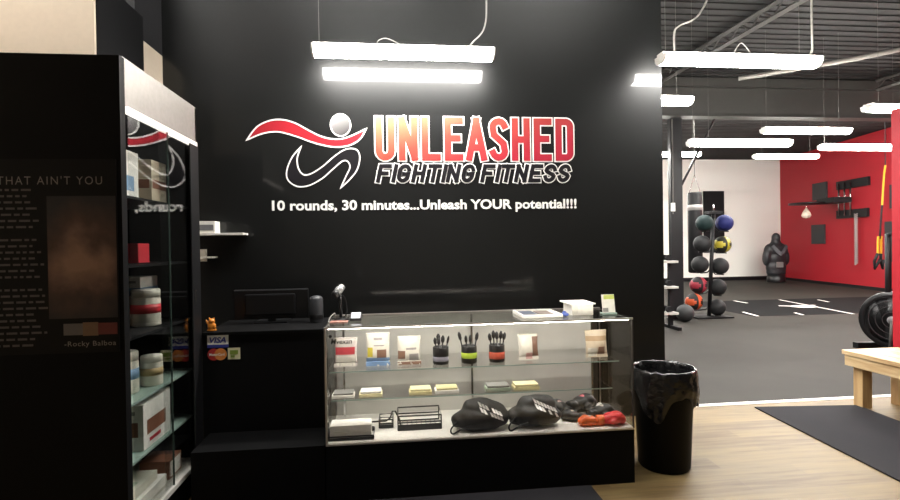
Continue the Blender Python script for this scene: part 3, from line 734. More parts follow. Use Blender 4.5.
pouch(-.286, 3.06, SZ, .135, .17, .035, [PC, PR, PW], [(.05, .9, .42, .68, 1), (.1, .9, .05, .38, 2)], 'pale pouch with a red label at the left end of the top glass shelf')
pouch(-.100, 3.06, SZ, .140, .19, .045, [PW, PB, PY, PBR, PG], [(0, 1, 0, .24, 1), (.06, .28, .3, .58, 2), (.45, .85, .26, .5, 3), (.3, .75, .6, .66, 4), (.3, .7, .8, .84, 4)], 'white pouch with blue bottom and yellow patch on the top glass shelf')
pouch(.082, 3.06, SZ, .140, .165, .045, [PW, PBR, PG], [(0, 1, 0, .12, 1), (.02, .3, .2, .5, 1), (.5, .9, .16, .4, 2), (.35, .8, .55, .61, 2)], 'white pouch with brown base between the blue pouch and the black cup')
pouch(.800, 3.06, SZ, .125, .155, .05, [PW, PBR, PLP], [(.7, 1, .15, .9, 1), (.35, .7, .05, .3, 2)], 'pale pouch with a brown right side, right of the red banded cup', lean=.16)
pouch(1.225, 3.06, SZ, .140, .165, .055, [mat('pouch_cream', '#d5c6ae', .35), PT, PBR, PW], [(0, 1, .62, .8, 1), (.55, .85, .1, .4, 2), (.1, .5, .05, .35, 3)], 'cream pouch with a tan band at the right end of the top glass shelf')
# black printed name at the top left, on the pouch's hang card
hc = thing('hang_card', (-.30, 3.02, .875), 'small dark lettered sticker inside the showcase glass above the red labelled pouch', 'sticker')
text_mb('Mvexan', -.350, -.235, .868, .897, Y0+.010, bold=.02, depth=.0006, shear=.2).build('sticker_print', PKB, hc, recalc=False)
MB().lathe((-.352, Y0+.0095, .912), [(0, -.0005), (.009, -.0005), (.009, .0005), (0, .0005)], 12, axis='Y').build('sticker_mark', PKB, hc)

# ---- cups with pens
def cup(x, y, z, mb, label, band):
    t = thing('pen_cup', (x, y, z), label, 'cup', 'banded cups on the top showcase shelf')
    r = .047
    c = MB().lathe((x, y, z), [(0, 0), (r*.95, 0), (r, .006), (r, .098), (r*.97, .10), (r*.9, .10), (r*.88, .02), (0, .02)], 24).build('cup_body', BLKPL, t)
    MB().lathe((x, y, z), [(r*1.002, band[0]), (r*1.02, band[0]+.001), (r*1.02, band[1]-.001), (r*1.002, band[1])], 24).build('label_band', mb, c)
    return t
def pens(x, y, z, lst, cupname):
    od = ['farthest left', 'second from the left', 'third from the left', 'fourth from the left', 'farthest right']
    for k, (dx, dy, tx, h, r) in enumerate(sorted(lst)):
        p0 = Vector((x+dx, y+dy, z+.023)); dr = Vector((tx, .12*(k % 3-1), 1)).normalized(); p1 = p0+dr*h
        t = thing('brush', tuple(p0), 'dark brush %s in the %s' % (od[-1] if k == len(lst)-1 else od[k], cupname), 'brush', 'dark brushes in the showcase cups')
        MB().tube([p0, p0+dr*h*.72], .0045, 7).build('stem', BLKPL, t)
        MB().tube([p0+dr*h*.70, p0+dr*h*.76, p0+dr*h*.9, p1], [.0055, r, r*1.05, r*.45], 9).build('head', mat('dark_brush_head', '#1d1b1c', .6), t)
for (x, mb, nm, bd, lst) in [
  (.268, mat('label_silver', '#8c8a96', .35), 'black cup with a silver grey band, left of the green banded cup', (.018, .045), [(-.022, 0, -.10, .135, .010), (-.008, .012, -.02, .150, .012), (.006, -.01, .04, .148, .011), (.02, .008, .22, .140, .007), (-.012, -.015, 0, .13, .010)]),
  (.437, mat('label_green', '#a8c23c', .4), 'black cup with a lime green band in the middle of the top shelf', (.030, .062), [(-.024, 0, -.24, .168, .010), (-.010, .01, -.05, .135, .009), (.022, 0, .18, .160, .010), (.004, -.012, .04, .14, .008)]),
  (.605, mat('label_red_orange', '#b8503c', .4), 'black cup with a red orange band, right of the green banded cup', (.020, .060), [(-.024, 0, -.16, .15, .011), (-.010, .012, -.05, .16, .011), (.002, -.012, .0, .155, .011), (.014, .01, .08, .16, .011), (.025, 0, .17, .15, .010)])]:
    cup(x, 3.06, SZ, mb, nm, bd); pens(x, 3.06, SZ, lst, nm.split(',')[0].replace(' in the middle of the top shelf', ''))

# ---- cartons on the lower shelf
s2z = .5155
for (x0, x1, h, m1, m2, lab) in [(-.372, -.243, .030, PAPER, GRY, 'flat white packet with a dark top edge at the left end of the lower shelf'),
   (-.215, -.080, .034, CREAM, PAPER, 'flat cream packet second from left on the lower shelf'),
   (.078, .214, .034, YEL, CREAM, 'flat yellow packet third from left on the lower shelf'),
   (.234, .375, .034, PAPER, YEL, 'flat white packet with a yellow top left of the bags'),
   (.542, .690, .034, GRN, GRY, 'flat grey green packet above the two black bags'),
   (.712, .870, .034, YEL, CREAM, 'flat yellow packet beside the grey green packet')]:
    t = thing('flat_packet', ((x0+x1)/2, 3.10, s2z), lab, 'packet', 'flat packets on the lower showcase shelf')
    MB().box(x0, x1, 3.075, 3.16, s2z, s2z+h*.62, .003).build('packet_body', m1, t)
    MB().box(x0+.008, x1-.006, 3.08, 3.17, s2z+h*.64, s2z+h, .003).build('packet_top', m2, t)

# ---- bottom deck: wire racks and stacks of cards
DZ = .3255
wire = mat('black_wire', '#1b1b1b', .35)
def wire_tray(x0, x1, y0, y1, z, h, label, k=0):
    t = thing('wire_tray', ((x0+x1)/2, (y0+y1)/2, z), label, 'tray', 'black wire trays on the showcase deck')
    b = MB(); r = .0042
    for zz in (z+r, z+h*.55, z+h):
        b.tube([(x0, y0, zz), (x1, y0, zz), (x1, y1, zz), (x0, y1, zz), (x0, y0, zz)], r, 6)
    for (x, y) in ((x0, y0), (x1, y0), (x1, y1), (x0, y1)): b.tube([(x, y, z+r), (x, y, z+h)], r, 6)
    n_ = 9
    for i in range(1, n_): xx = x0+(x1-x0)*i/n_; b.tube([(xx, y0, z+r), (xx, y1, z+r)], .0018, 5)
    b.build('wire_frame', wire, t)
    MB().box(x0, x1, y0-.003, y0+.001, z+.001, z+h*.42).build('front_lip', wire, t)
    return t
wire_tray(-.374, -.128, 2.925, 3.06, DZ, .022, 'black wire tray holding white cards at the left end of the deck')
for k, zz in enumerate((.334, .371)):
    b = MB((-.255, 2.99, zz)); b.box(-.368, -.140, 2.932, 3.05, zz, zz+.035, .002)
    tag(b.build('card_pack', PAPER), ['white card pack in the left wire tray, the lower one', 'white card pack in the left wire tray, the upper one'][k], 'card pack', 'card packs in the left wire tray')
wire_tray(-.10, -.02, 3.09, 3.20, DZ, .05, 'small black wire tray between the two long wire trays')
tag(MB((-.06, 3.14, .332)).box(-.094, -.03, 3.10, 3.18, .332, .358, .002).build('card_pack', PAPER), 'white card pack in the small middle wire tray', 'card pack')
b = MB((-.015, 3.10, DZ)); b.tube([(-.15, 3.05, DZ+.055), (-.06, 3.05, DZ+.057), (-.035, 3.06, DZ+.07), (-.022, 3.07, DZ+.105), (-.005, 3.07, DZ+.105), (.018, 3.06, DZ+.06), (.03, 3.05, DZ+.01), (.03, 3.12, DZ+.005)], .005, 7)
tag(b.build('wire_holder', wire), 'bent black wire holder rising to a peak beside the right wire tray', 'wire holder')
wire_tray(.010, .262, 3.03, 3.20, DZ, .085, 'empty long black wire tray left of the black bags')

# ---- drawstring bags
BAGM = mat('black_nylon', '#1e1f20', .55, bump=.25, scale=18)
def dbag(x, y, z, wx, wy, h, label, seed):
    t = thing('drawstring_bag', (x, y, z), label, 'bag', 'black drawstring bags in the showcase')
    els = [((x, y, z+h*.36), (wx*.5, wy*.5, h*.38), (0, 0, 0)), ((x+.02, y+.02, z+h*.58), (wx*.40, wy*.42, h*.40), (0, .12, 0)), ((x-wx*.32, y-.01, z+h*.28), (wx*.22, wy*.32, h*.26), (0, .3, 0)), ((x+wx*.33, y, z+h*.32), (wx*.18, wy*.38, h*.30), (0, 0, 0)), ((x-.01, y, z+h*.14), (wx*.47, wy*.45, h*.15), (0, 0, 0))]
    b = blob_mb(els, .008, 4, wr=.012, wf=16)
    lo_ = min(v.co.z for v in b.bm.verts)
    for v in b.bm.verts:
        v.co.z += z-lo_
    top = [v.co.copy() for v in b.bm.verts]
    o = b.build('bag_body', BAGM, t)
    def surf(px, pz):
        c = [p for p in top if abs(p.x-px) < .011 and abs(p.z-pz) < .011]
        return min([p.y for p in c], default=y-wy*.4)
    # white printed blocks, slanted
    pr = MB()
    for k in range(7):
        for r_ in range(2):
            u = x-.02+k*.019*(1)+r_*.006; zc = z+h*.97-k*.0085-r_*.026
            p = [(u, zc), (u+.014, zc-.005), (u+.026, zc-.028), (u+.010, zc-.024)]
            if rndp.random() < .15: continue
            pts = [(a_, surf(a_, c_)-.003, c_) for a_, c_ in p]
            pr.quad(*pts)
    pr.build('printed_stripe', VINW, t, label='white slanted printed lettering blocks')
    MB().tube(spline([(x-wx*.42, y-wy*.30, z+h*.40), (x-wx*.55, y-wy*.42, z+.03), (x-wx*.52, y-wy*.46, z+.006), (x-wx*.38, y-wy*.50, z+.03), (x-wx*.2, y-wy*.50, z+.05)], 6), .0045, 7).build('drawcord', BLKM, t)
    return t
rndp = random.Random(3)
dbag(.490, 3.00, DZ, .33, .17, .172, 'black drawstring bag with white print, left of the pair', 1)
dbag(.815, 3.00, DZ, .31, .17, .177, 'black drawstring bag with white print, right of the pair beside the gloves', 2)

# ---- gloves
def glove(x, y, z, s, rz, m, mcuff, mtag, label, group, tilt=0):
    t = thing('boxing_glove', (x, y, z), label, 'glove', group); t.rotation_euler = (0, 0, rz)
    els = [((0, 0, .035), (.055, .04, .034), (0, 0, 0)), ((.03, 0, .04), (.045, .042, .036), (0, 0, 0)), ((.058, 0, .030), (.028, .038, .028), (0, 0, 0)), ((.01, -.036, .028), (.034, .014, .018), (0, 0, .35)), ((-.045, 0, .028), (.035, .03, .026), (0, 0, 0))]
    els = [(tuple(q*s for q in c), tuple(q*s for q in r), e) for c, r, e in els]
    def put(b, name, m):
        for v in b.bm.verts: v.co = v.co @ Matrix.Rotation(tilt, 3, 'Y') if tilt else v.co
        me = bpy.data.meshes.new(name); bmesh.ops.recalc_face_normals(b.bm, faces=b.bm.faces[:]); b.bm.to_mesh(me); b.bm.free(); me.materials.append(m)
        o = bpy.data.objects.new(name, me); C.objects.link(o); o.parent = t; return o
    b = blob_mb(els, .005, 2); lo_ = min(v.co.z for v in b.bm.verts)
    for v in b.bm.verts: v.co.z -= lo_
    put(b, 'glove_shell', m)
    put(MB().lathe((-.085*s, 0, .026*s), [(.026*s, 0), (.030*s, .004*s), (.031*s, .035*s), (.027*s, .042*s)], 18, axis='X'), 'cuff', mcuff)
    b = MB(); b.sphere((.012*s, 0, .052*s), .026*s, 14, 10, (1.15, .8, .75)); put(b, 'logo_patch', mtag)
    return t
GB = mat('glove_black', '#1d1d1f', .4); GT = mat('tag_pale_pink', '#c9a6a4', .5); GR = mat('glove_red', '#d8323a', .35); GO = mat('glove_orange', '#e2622a', .4); GG = mat('tag_grey', '#b4a79c', .5); GP = mat('tag_pink', '#d46a78', .5)
gg = 'gloves at the right end of the showcase deck'
glove(1.035, 3.20, DZ, 1.1, PI*.62, GB, GB, GT, 'black glove with a pale patch lying beside the right black bag', gg)
glove(1.19, 3.24, DZ, 1.35, PI*.15, GB, GB, GP, 'black glove with a pink patch at the back of the deck', gg)
glove(1.065, 3.05, DZ, .9, PI*.85, GB, GB, GG, 'black glove with a grey patch in front of the pink patched one', gg)
glove(1.135, 2.955, DZ, .85, PI*1.0, GO, GO, GG, 'orange glove curled at the front of the deck', gg)
glove(1.265, 2.955, DZ, 1.05, 0.0, GR, GO, GR, 'red glove lying flat at the front right corner of the deck', gg)
glove(1.255, 3.08, DZ, 1.1, .3, GB, GB, GG, 'black glove with a grey patch behind the red glove', gg)

# ================================================================== THINGS ON THE SHOWCASE TOP
TZ = ZT+.001
bs = thing('barcode_scanner', (-.318, 3.15, TZ), 'black barcode scanner with silver head on an upright stand', 'scanner')
MB().lathe((-.318, 3.15, TZ), [(0, 0), (.045, 0), (.048, .004), (.03, .010), (.012, .016), (0, .016)], 20).build('stand_base', BLKPL, bs)
MB().tube([(-.318, 3.15, TZ+.012), (-.320, 3.15, TZ+.09), (-.325, 3.148, TZ+.155)], [.010, .009, .013], 10).build('stand_neck', BLKPL, bs)
MB().tube([(-.345, 3.12, TZ+.155), (-.325, 3.14, TZ+.180), (-.305, 3.16, TZ+.200)], [.020, .024, .018], 12).build('scanner_head', mat('silver_plastic', '#b8b8b8', .3, metal=.4), bs, label='silver head')
MB().tube([(-.352, 3.113, TZ+.147), (-.338, 3.127, TZ+.163)], [.022, .024], 12).build('scanner_window', BLKPL, bs)
MB().tube(spline([(-.31, 3.155, TZ+.15), (-.29, 3.16, TZ+.12), (-.285, 3.17, TZ+.05), (-.31, 3.19, TZ+.008), (-.40, 3.22, TZ+.004)], 6), .003, 6).build('scanner_cord', BLKPL, bs)
MB((-.325, 3.06, TZ)).box(-.37, -.27, 3.03, 3.085, TZ, TZ+.006, .002).build('note_pad', mat('pinkish_pad', '#c08a7c', .6))
tag(bpy.data.objects['note_pad'], 'thin pinkish pad lying in front of the barcode scanner', 'pad')
pt_ = thing('card_terminal', (-.225, 3.13, TZ), 'black card terminal with a pale top face beside the barcode scanner', 'card terminal')
MB().prism([(0, 0), (.085, 0), (.085, .040), (0, .014)], lambda u, v, x: (x, 3.09+u, TZ+v), -.262, -.195).build('terminal_body', BLKPL, pt_)
MB().prism([(.004, .0153), (.081, .0390), (.081, .0405), (.004, .0168)], lambda u, v, x: (x, 3.09+u, TZ+v), -.255, -.202).build('terminal_screen', mat('pale_screen', '#dfe3ee', .5), pt_)
b = MB((-.37, 3.12, TZ)); b.tube(spline([(-.38, 3.05, TZ+.004), (-.37, 3.08, TZ+.03), (-.35, 3.12, TZ+.045), (-.36, 3.18, TZ+.02), (-.37, 3.22, TZ+.004)], 6), .003, 6)
tag(b.build('loose_cable', mat('pale_cable', '#a8a6a0', .4)), 'pale loose cable curling at the left end of the showcase top', 'cable')
tb = thing('brochure_tray', (.87, 3.12, TZ), 'flat white edged tray with dark cards on the showcase top', 'tray')
MB().box(.752, .985, 2.99, 3.24, TZ, TZ+.006).box(.752, .985, 2.985, 2.995, TZ, TZ+.018).box(.752, .985, 3.235, 3.245, TZ, TZ+.018).box(.747, .757, 2.985, 3.245, TZ, TZ+.018).box(.980, .990, 2.985, 3.245, TZ, TZ+.018).build('tray_body', WHT, tb)
for x, m_, l in ((.81, mat('slate_card', '#4c5260', .5), 'slate grey card lying in the white edged tray, left one'), (.91, mat('tan_slate_card', '#7a6e66', .5), 'brownish card lying in the white edged tray, right one')):
    tag(MB((x, 3.12, TZ+.007)).box(x-.04, x+.045, 3.02, 3.21, TZ+.007, TZ+.013).build('card', m_), l, 'card')
b = MB((1.02, 3.06, TZ)); rb = random.Random(2)
bl = blob_mb([((1.018, 3.03, TZ+.010), (.022, .035, .010), (0, 0, 0)), ((1.012, 3.00, TZ+.009), (.016, .02, .009), (0, 0, .4)), ((1.022, 3.05, TZ+.015), (.012, .02, .012), (0, .2, 0))], .003, 1, o=(1.018, 3.03, TZ), wr=.002, wf=60); b.bm.free()
lo_ = min(v.co.z for v in bl.bm.verts)
for v in bl.bm.verts: v.co.z += TZ-lo_
tag(bl.build('blue_cloth', mat('blue_cloth', '#3a4f96', .6)), 'small crumpled blue wrapper beside the white box', 'wrapper')
wb = thing('white_box', (1.13, 3.10, TZ), 'white cardboard box with an overhanging lid on the showcase top', 'box')
MB().box(1.062, 1.195, 3.03, 3.19, TZ, TZ+.066, .002).build('box_body', PAPER, wb)
MB().box(1.045, 1.205, 3.015, 3.21, TZ+.066, TZ+.074, .002).build('lid', mat('bright_card', '#f6f3ec', .6), wb)
MB().box(1.10, 1.185, 3.0288, 3.0302, TZ+.012, TZ+.052).build('box_label', mat('bright_label', '#fbf7f0', .5), wb)
ch = thing('card_holder', (1.30, 3.06, TZ), 'upright white card with lime top edge in a small holder at the showcase corner', 'card holder')
cf = lambda u, v, x: (x, 3.045+u+(v-TZ)*.2, v)
MB().prism([(0, TZ+.008), (.003, TZ+.008), (.003, TZ+.118), (0, TZ+.118)], cf, 1.262, 1.342).build('card', PAPER, ch)
MB().prism([(-.001, TZ+.090), (.001, TZ+.090), (.001, TZ+.115), (-.001, TZ+.115)], cf, 1.275, 1.341).build('card_top', mat('lime_print', '#d6e27a', .5), ch)
MB().prism([(-.001, TZ+.014), (.001, TZ+.014), (.001, TZ+.038), (-.001, TZ+.038)], cf, 1.264, 1.298).build('card_print', GRY, ch)
MB().box(1.258, 1.346, 3.03, 3.085, TZ, TZ+.010, .002).build('holder_base', GLE, ch)

# ================================================================== TRASH CAN
tx, ty = 1.672, 3.10
tc_ = thing('trash_can', (tx, ty, 0), 'round black trash can with folded over liner beside the showcase', 'trash can')
MB().lathe((tx, ty, 0), [(0, 0), (.148, 0), (.155, .012), (.180, .585), (.186, .595), (.186, .61), (.178, .61), (.172, .58), (.15, .02), (0, .02)], 40).build('bin', mat('matt_black_plastic', '#0a0a0b', .6, spec=.15), tc_)
LIN = mat('black_bag_film', '#0e0e10', .2, spec=.7, bump=.9, scale=30)
b = MB(); n_ = 120; rings = []
prof = [(.150, .42), (.165, .52), (.174, .60), (.180, .618), (.190, .620), (.196, .608)] + [(None, k) for k in range(1, 11)]
for (r_, z_) in prof:
    q = []
    for k in range(n_):
        a_ = 2*PI*k/n_
        dx_, dy_ = math.cos(a_), math.sin(a_)
        drop = .20+.06*math.sin(a_*3+2.2)+.035*math.sin(a_*5+.6)+.012*math.sin(a_*11)
        if r_ is None:
            f_ = z_/10; zz = .608-drop*f_
            rr = .196+.010*math.sin(f_*PI)+.010*f_*noise.noise(Vector((dx_*4, dy_*4, 2)))+.012*noise.noise(Vector((dx_*6, dy_*6, f_*3.2)))*min(1, f_*2.5)
        else: rr = r_+.004*noise.noise(Vector((dx_*7, dy_*7, z_*20))); zz = z_+.006*noise.noise(Vector((dx_*4, dy_*4, 7)))
        q.append(b.bm.verts.new((tx+dx_*rr, ty+dy_*rr, zz)))
    rings.append(q)
for i in range(len(prof)-1):
    for k in range(n_): b.bm.faces.new((rings[i][k], rings[i][(k+1) % n_], rings[i+1][(k+1) % n_], rings[i+1][k])).smooth = True
bn = b.build('bin_liner', LIN, tc_, label='shiny black plastic liner')

# ================================================================== FLOOR MATS
tag(MB((3.35, 2.6, 0)).prism([(2.985, 4.045), (3.845, 3.96), (3.60, 1.0), (2.73, 1.0)], lambda u, v, z: (u, v, z), .0005, .010).build('floor_mat', MATD), 'long charcoal runner mat on the wood floor leading to the gym', 'floor mat', 'charcoal floor mats')
tag(MB((.3, 2.4, 0)).prism([(-.9, 2.875), (1.105, 2.875), (1.10, 1.7), (-.9, 1.7)], lambda u, v, z: (u, v, z), .0005, .010).build('floor_mat', MATD), 'charcoal mat lying along the foot of the glass showcase', 'floor mat', 'charcoal floor mats')

# ================================================================== BENCH
PINE = wood('pine', '#b08f66', '#d2ba92', .45, (9, 1, 9)); PINE2 = wood('pine_post', '#a8855a', '#c8a87a', .5, (9, 9, 1))
bn = thing('wooden_bench', (4.1, 3.5, 0), 'pale pine bench at the edge of the gym floor beside the red wall', 'bench')
bx0, bx1, by0, by1 = 3.78, 4.32, 2.75, 4.04
n_ = 4; wd = (bx1-bx0)/n_
for i in range(n_): MB().box(bx0+i*wd+.003, bx0+(i+1)*wd-.003, by0, by1, .425, .462, .004).build('seat_board', PINE, bn)
MB().box(bx0+.012, bx0+.05, by0+.02, by1-.02, .335, .424, .003).build('apron', PINE, bn)
MB().box(bx1-.05, bx1-.012, by0+.02, by1-.02, .335, .424, .003).build('apron', PINE, bn)
MB().box(bx0+.052, bx1-.052, by1-.058, by1-.022, .335, .424, .003).build('apron', PINE, bn)
MB().box(bx0+.052, bx1-.052, by0+.022, by0+.058, .335, .424, .003).build('apron', PINE, bn)
for x in (bx0+.052, bx1-.052-.088):
    for y in (by0+.06, by1-.06-.088): MB().box(x, x+.088, y, y+.088, 0, .424, .004).build('leg', PINE2, bn)

# ================================================================== GYM
# steel column with brace, conduit and box
co = thing('steel_column', (5.08, 8.9, 0), 'black steel column standing in front of the white gym wall', 'column')
MB().box(4.965, 5.185, 8.85, 8.95, .012, 3.62, .004).build('column_shaft', BLKM, co)
MB().box(4.93, 5.22, 8.80, 9.0, 0, .012).build('base_plate', BLKM, co)
MB().tube([(5.18, 8.9, 2.40), (5.84, 8.9, 3.62)], .022, 6).build('knee_brace', BLKM, co)
MB().tube([(4.99, 8.835, 1.9), (4.99, 8.835, 3.6)], .012, 6).build('conduit', BEAM, co)
MB().box(4.955, 5.025, 8.82, 8.85, 1.95, 2.10, .004).build('outlet_box', WHT, co, label='pale outlet box')

# medicine ball rack
rk = thing('ball_rack', (5.8, 9.0, 0), 'black leaning medicine ball tree on a flat base', 'rack')
MB().box(5.42, 6.12, 8.80, 9.25, 0, .03, .005).build('base', BLKM, rk)
MB().tube([(5.76, 9.0, .03), (5.87, 9.0, 1.93)], .035, 10).build('post', BLKM, rk)
MB().box(5.74, 6.0, 8.93, 9.07, 1.91, 1.955, .004).build('top_cap', BLKM, rk)
MB().tube([(5.87, 9, 1.95), (5.87, 9, 2.08)], .012, 8).build('top_pin', CHR, rk)
balls = [(5.691, 1.74, 'dark teal medicine ball, top left on the rack', '#162828', None, 0), (6.083, 1.736, 'dark blue medicine ball, top right on the rack', '#1c2258', None, 0),
 (5.637, 1.362, 'black medicine ball, second row left on the rack', '#232425', None, 0), (6.039, 1.34, 'yellow and black medicine ball, second row right on the rack', '#26261f', '#a09428', 0),
 (5.594, .981, 'black medicine ball, third row left on the rack', '#222324', None, 0), (5.985, .944, 'black medicine ball, third row right on the rack', '#242526', None, 0),
 (5.56, .603, 'red and black medicine ball, fourth row left on the rack', '#242022', '#8e2434', 0), (5.935, .557, 'black medicine ball, fourth row right on the rack', '#202122', None, 0),
 (5.47, .30, 'orange and black medicine ball, bottom left on the rack', '#242322', '#c04e26', 0), (5.917, .185, 'black medicine ball, bottom right on the rack', '#232425', None, 0)]
for i, (x, z, lab, c1, c2, _) in enumerate(balls):
    r_ = .152
    sgn = -1 if x < 5.82 else 1
    t = thing('medicine_ball', (x, 9.0, z), lab, 'medicine ball', 'medicine balls on the rack')
    m1 = mat('ball_rubber_%d' % i, c1, .6, spec=.25, bump=.15, scale=60)
    mlist = [m1]+([mat('ball_panel_%d' % i, c2, .5)] if c2 else [])
    b = MB().sphere((x, 9.0, z), r_, 24, 16)
    if c2:
        for f in b.bm.faces:
            ctr = f.calc_center_median(); a_ = math.atan2(ctr.z-z, ctr.x-x)
            f.material_index = 1 if int((a_+PI)/(PI/3)+.5) % 2 == 0 else 0
    b.build('ball', mlist, t)
    MB().lathe((x, 9.0, z), [(r_*.998, -.004), (r_+.002, 0), (r_*.998, .004)], 28, M=Matrix.Rotation(1.1, 3, 'X')).build('seam', RUB, t)
    px = 5.76+.11*(z-.03)/1.9
    b = MB(); b.tube([(px, 9.0, z-.07), (px+sgn*.08, 9.0, z-.15 if z > .25 else z-.10), (x+sgn*.03, 8.93, z-r_-.004 if z > .25 else z-.14)], .012, 6)
    b.tube([(px, 9.0, z-.07), (px+sgn*.08, 9.0, z-.15 if z > .25 else z-.10), (x+sgn*.03, 9.07, z-r_-.004 if z > .25 else z-.14)], .012, 6)
    b.build('ball_cradle', BLKM, rk)
t = thing('medicine_ball', (5.07, 8.62, .15), 'black medicine ball on the gym floor in front of the column', 'medicine ball')
MB().sphere((5.07, 8.62, .152), .152, 24, 16).build('ball', mat('ball_rubber_f', '#2a2b2c', .6), t)
MB().lathe((5.07, 8.62, .152), [(.1515, -.004), (.154, 0), (.1515, .004)], 28, M=Matrix.Rotation(.9, 3, 'X')).build('seam', RUB, t)

# dumbbell rack behind the wall edge
dr = thing('dumbbell_rack', (4.1, 8.0, 0), 'three tier dumbbell rack showing past the black wall corner', 'rack')
for x in (3.35, 4.44):
    MB().box(x, x+.06, 8.0, 8.06, 0, 1.15).build('upright', BLKM, dr)
    MB().box(x, x+.06, 7.75, 8.25, 0, .05).build('foot', BLKM, dr)
for z in (.27, .69, 1.10): MB().box(3.35, 4.52, 7.86, 8.10, z-.035, z, .003).build('tray', mat('light_steel', '#bdbab4', .35, metal=.3), dr)
db0 = None
for r_, z in enumerate((.27, .69, 1.10)):
    for k in range(4):
        x = 4.375-k*.27
        lab = ['dumbbell on the lowest tier of the dumbbell rack', 'dumbbell on the middle tier of the dumbbell rack', 'dumbbell on the top tier of the dumbbell rack'][r_]+', %s' % ['at its right end', 'second from its right end', 'third from its right end', 'fourth from its right end'][k]
        if db0 is None:
            db0 = thing('dumbbell', (x, 7.98, z+.052), lab, 'dumbbell', 'dumbbells on the rack')
            MB().tube([(x, 7.93, z+.052), (x, 8.03, z+.052)], .015, 8).build('handle', CHR, db0)
            for y_ in (7.87, 8.03): MB().tube([(x, y_, z+.052), (x, y_+.06, z+.052)], .05, 6).build('weight_head', RUB, db0)
        else: dup(db0, (x, 7.98, z+.052), lab)

# heavy bag hung from chains
hb = thing('heavy_bag', (6.73, 11, .70), 'tall black heavy bag hanging behind the medicine ball rack', 'punching bag')
MB().lathe((6.73, 11, 0), [(0, .70), (.12, .70), (.15, .73), (.153, 2.45), (.145, 2.50), (0, 2.51)], 28).build('bag_body', mat('black_vinyl', '#111113', .5, spec=.3), hb)
MB().lathe((6.73, 11, 0), [(.1535, 2.10), (.156, 2.10), (.156, 2.22), (.1535, 2.22)], 28).build('label_band', mat('pale_grey_label', '#8f8d8a', .5), hb)
for s in (-1, 1): MB().tube([(6.73+s*.13, 11, 2.5), (6.73, 11, 2.9)], .007, 6).build('chain', CHR, hb)
MB().tube([(6.73, 11, 2.9), (6.73, 11, 4.30)], .009, 6).build('chain', BEAM, hb)
MB().box(10.92, 11.68, 17.28, 17.349, 1.0, 3.18, .01)
tag(MB((11.3, 17.3, 1.0)).box(10.92, 11.68, 17.28, 17.349, 1.0, 3.18, .01).build('wall_pad', RUB), 'tall black pad fixed to the white gym wall behind the ball rack', 'wall pad')

# training dummy
dm = thing('training_dummy', (13.0, 16.6, 0), 'broad shouldered dark punching dummy on a stand between white and red walls', 'training dummy')
DX, DY = 12.78, 16.2
dm.location = (DX, DY, 0)
b = blob_mb([((DX, DY, 1.10), (.36, .22, .26), (0, 0, 0)), ((DX, DY, .80), (.32, .21, .30), (0, 0, 0)), ((DX, DY, .5), (.34, .22, .28), (0, 0, 0)), ((DX, DY, .34), (.32, .22, .22), (0, 0, 0)), ((DX-.34, DY, .85), (.12, .13, .3), (0, .1, 0)), ((DX+.34, DY, .85), (.12, .13, .3), (0, -.1, 0)), ((DX-.27, DY, 1.06), (.14, .14, .24), (0, .2, 0)), ((DX+.27, DY, 1.06), (.14, .14, .24), (0, -.2, 0)), ((DX, DY, 1.35), (.15, .13, .16), (0, 0, 0)), ((DX, DY-.01, 1.49), (.13, .14, .17), (0, 0, 0)), ((DX, DY-.13, 1.46), (.03, .04, .04), (0, 0, 0))], .03, 3)
b.build('torso', mat('dark_dummy_skin', '#232326', .5), dm)
MB().lathe((DX, DY, 0), [(0, 0), (.27, 0), (.28, .03), (.26, .26), (.12, .30), (.10, .34), (0, .34)], 28).build('stand_base', BLKPL, dm)
b = MB()
for s in (-1, 1): b.prism([(0, 1.00), (s*.22, 1.26), (s*.30, 1.18), (s*.12, .96), (0, .88)], lambda u, v, dd: (DX+u, DY-.235+abs(u)*.25-dd, v), 0, .02)
b.build('chest_panel', mat('grey_panel', '#55565a', .5), dm)
MB().box(DX-.16, DX+.08, DY-.245, DY-.21, .50, .68, .01).build('front_patch', mat('light_grey_patch', '#7a7876', .6), dm)

# red wall equipment
def on_red(name, s0, s1, z0, z1, off, m, label, cat, group=None):
    o = MB(RW((s0+s1)/2, 0, z0)); q = [RW(s0, .003, 0), RW(s1, .003, 0), RW(s1, off, 0), RW(s0, off, 0)]
    o.prism([(p[0], p[1]) for p in q], lambda u, v, z: (u, v, z), z0, z1); ob = o.build(name, m)
    return tag(ob, label, cat, group)
def rbox(mb, s0, s1, o0, o1, z0, z1):
    q = [RW(s0, o0, 0), RW(s1, o0, 0), RW(s1, o1, 0), RW(s0, o1, 0)]
    mb.prism([(p[0], p[1]) for p in q], lambda u, v, z: (u, v, z), z0, z1); return mb
PADM = mat('charcoal_pad', '#2b2a2c', .6)
on_red('wall_pad', 1.97, 2.66, 2.66, 3.20, .06, PADM, 'square charcoal pad on the red wall, upper one beside the speed bag', 'wall pad', 'charcoal pads on the red wall')
on_red('wall_pad', 1.90, 2.54, 1.27, 1.88, .06, PADM, 'square charcoal pad on the red wall, low under the speed bag platform', 'wall pad', 'charcoal pads on the red wall')
on_red('wall_pad', 5.23, 5.55, 2.18, 2.80, .06, PADM, 'charcoal pad on the red wall, high right of the yellow straps', 'wall pad', 'charcoal pads on the red wall')
on_red('wall_pad', 5.05, 5.42, .80, 1.85, .06, PADM, 'tall charcoal pad on the red wall behind the yellow straps', 'wall pad', 'charcoal pads on the red wall')
pf = thing('speed_bag_platform', RW(3.8, 0, 2.1), 'black speed bag platform with two rails and steel rods on the red wall', 'speed bag platform')
rbox(MB(), 3.17, 4.48, .003, .08, 2.88, 3.12).build('upper_rail', BLKM, pf)
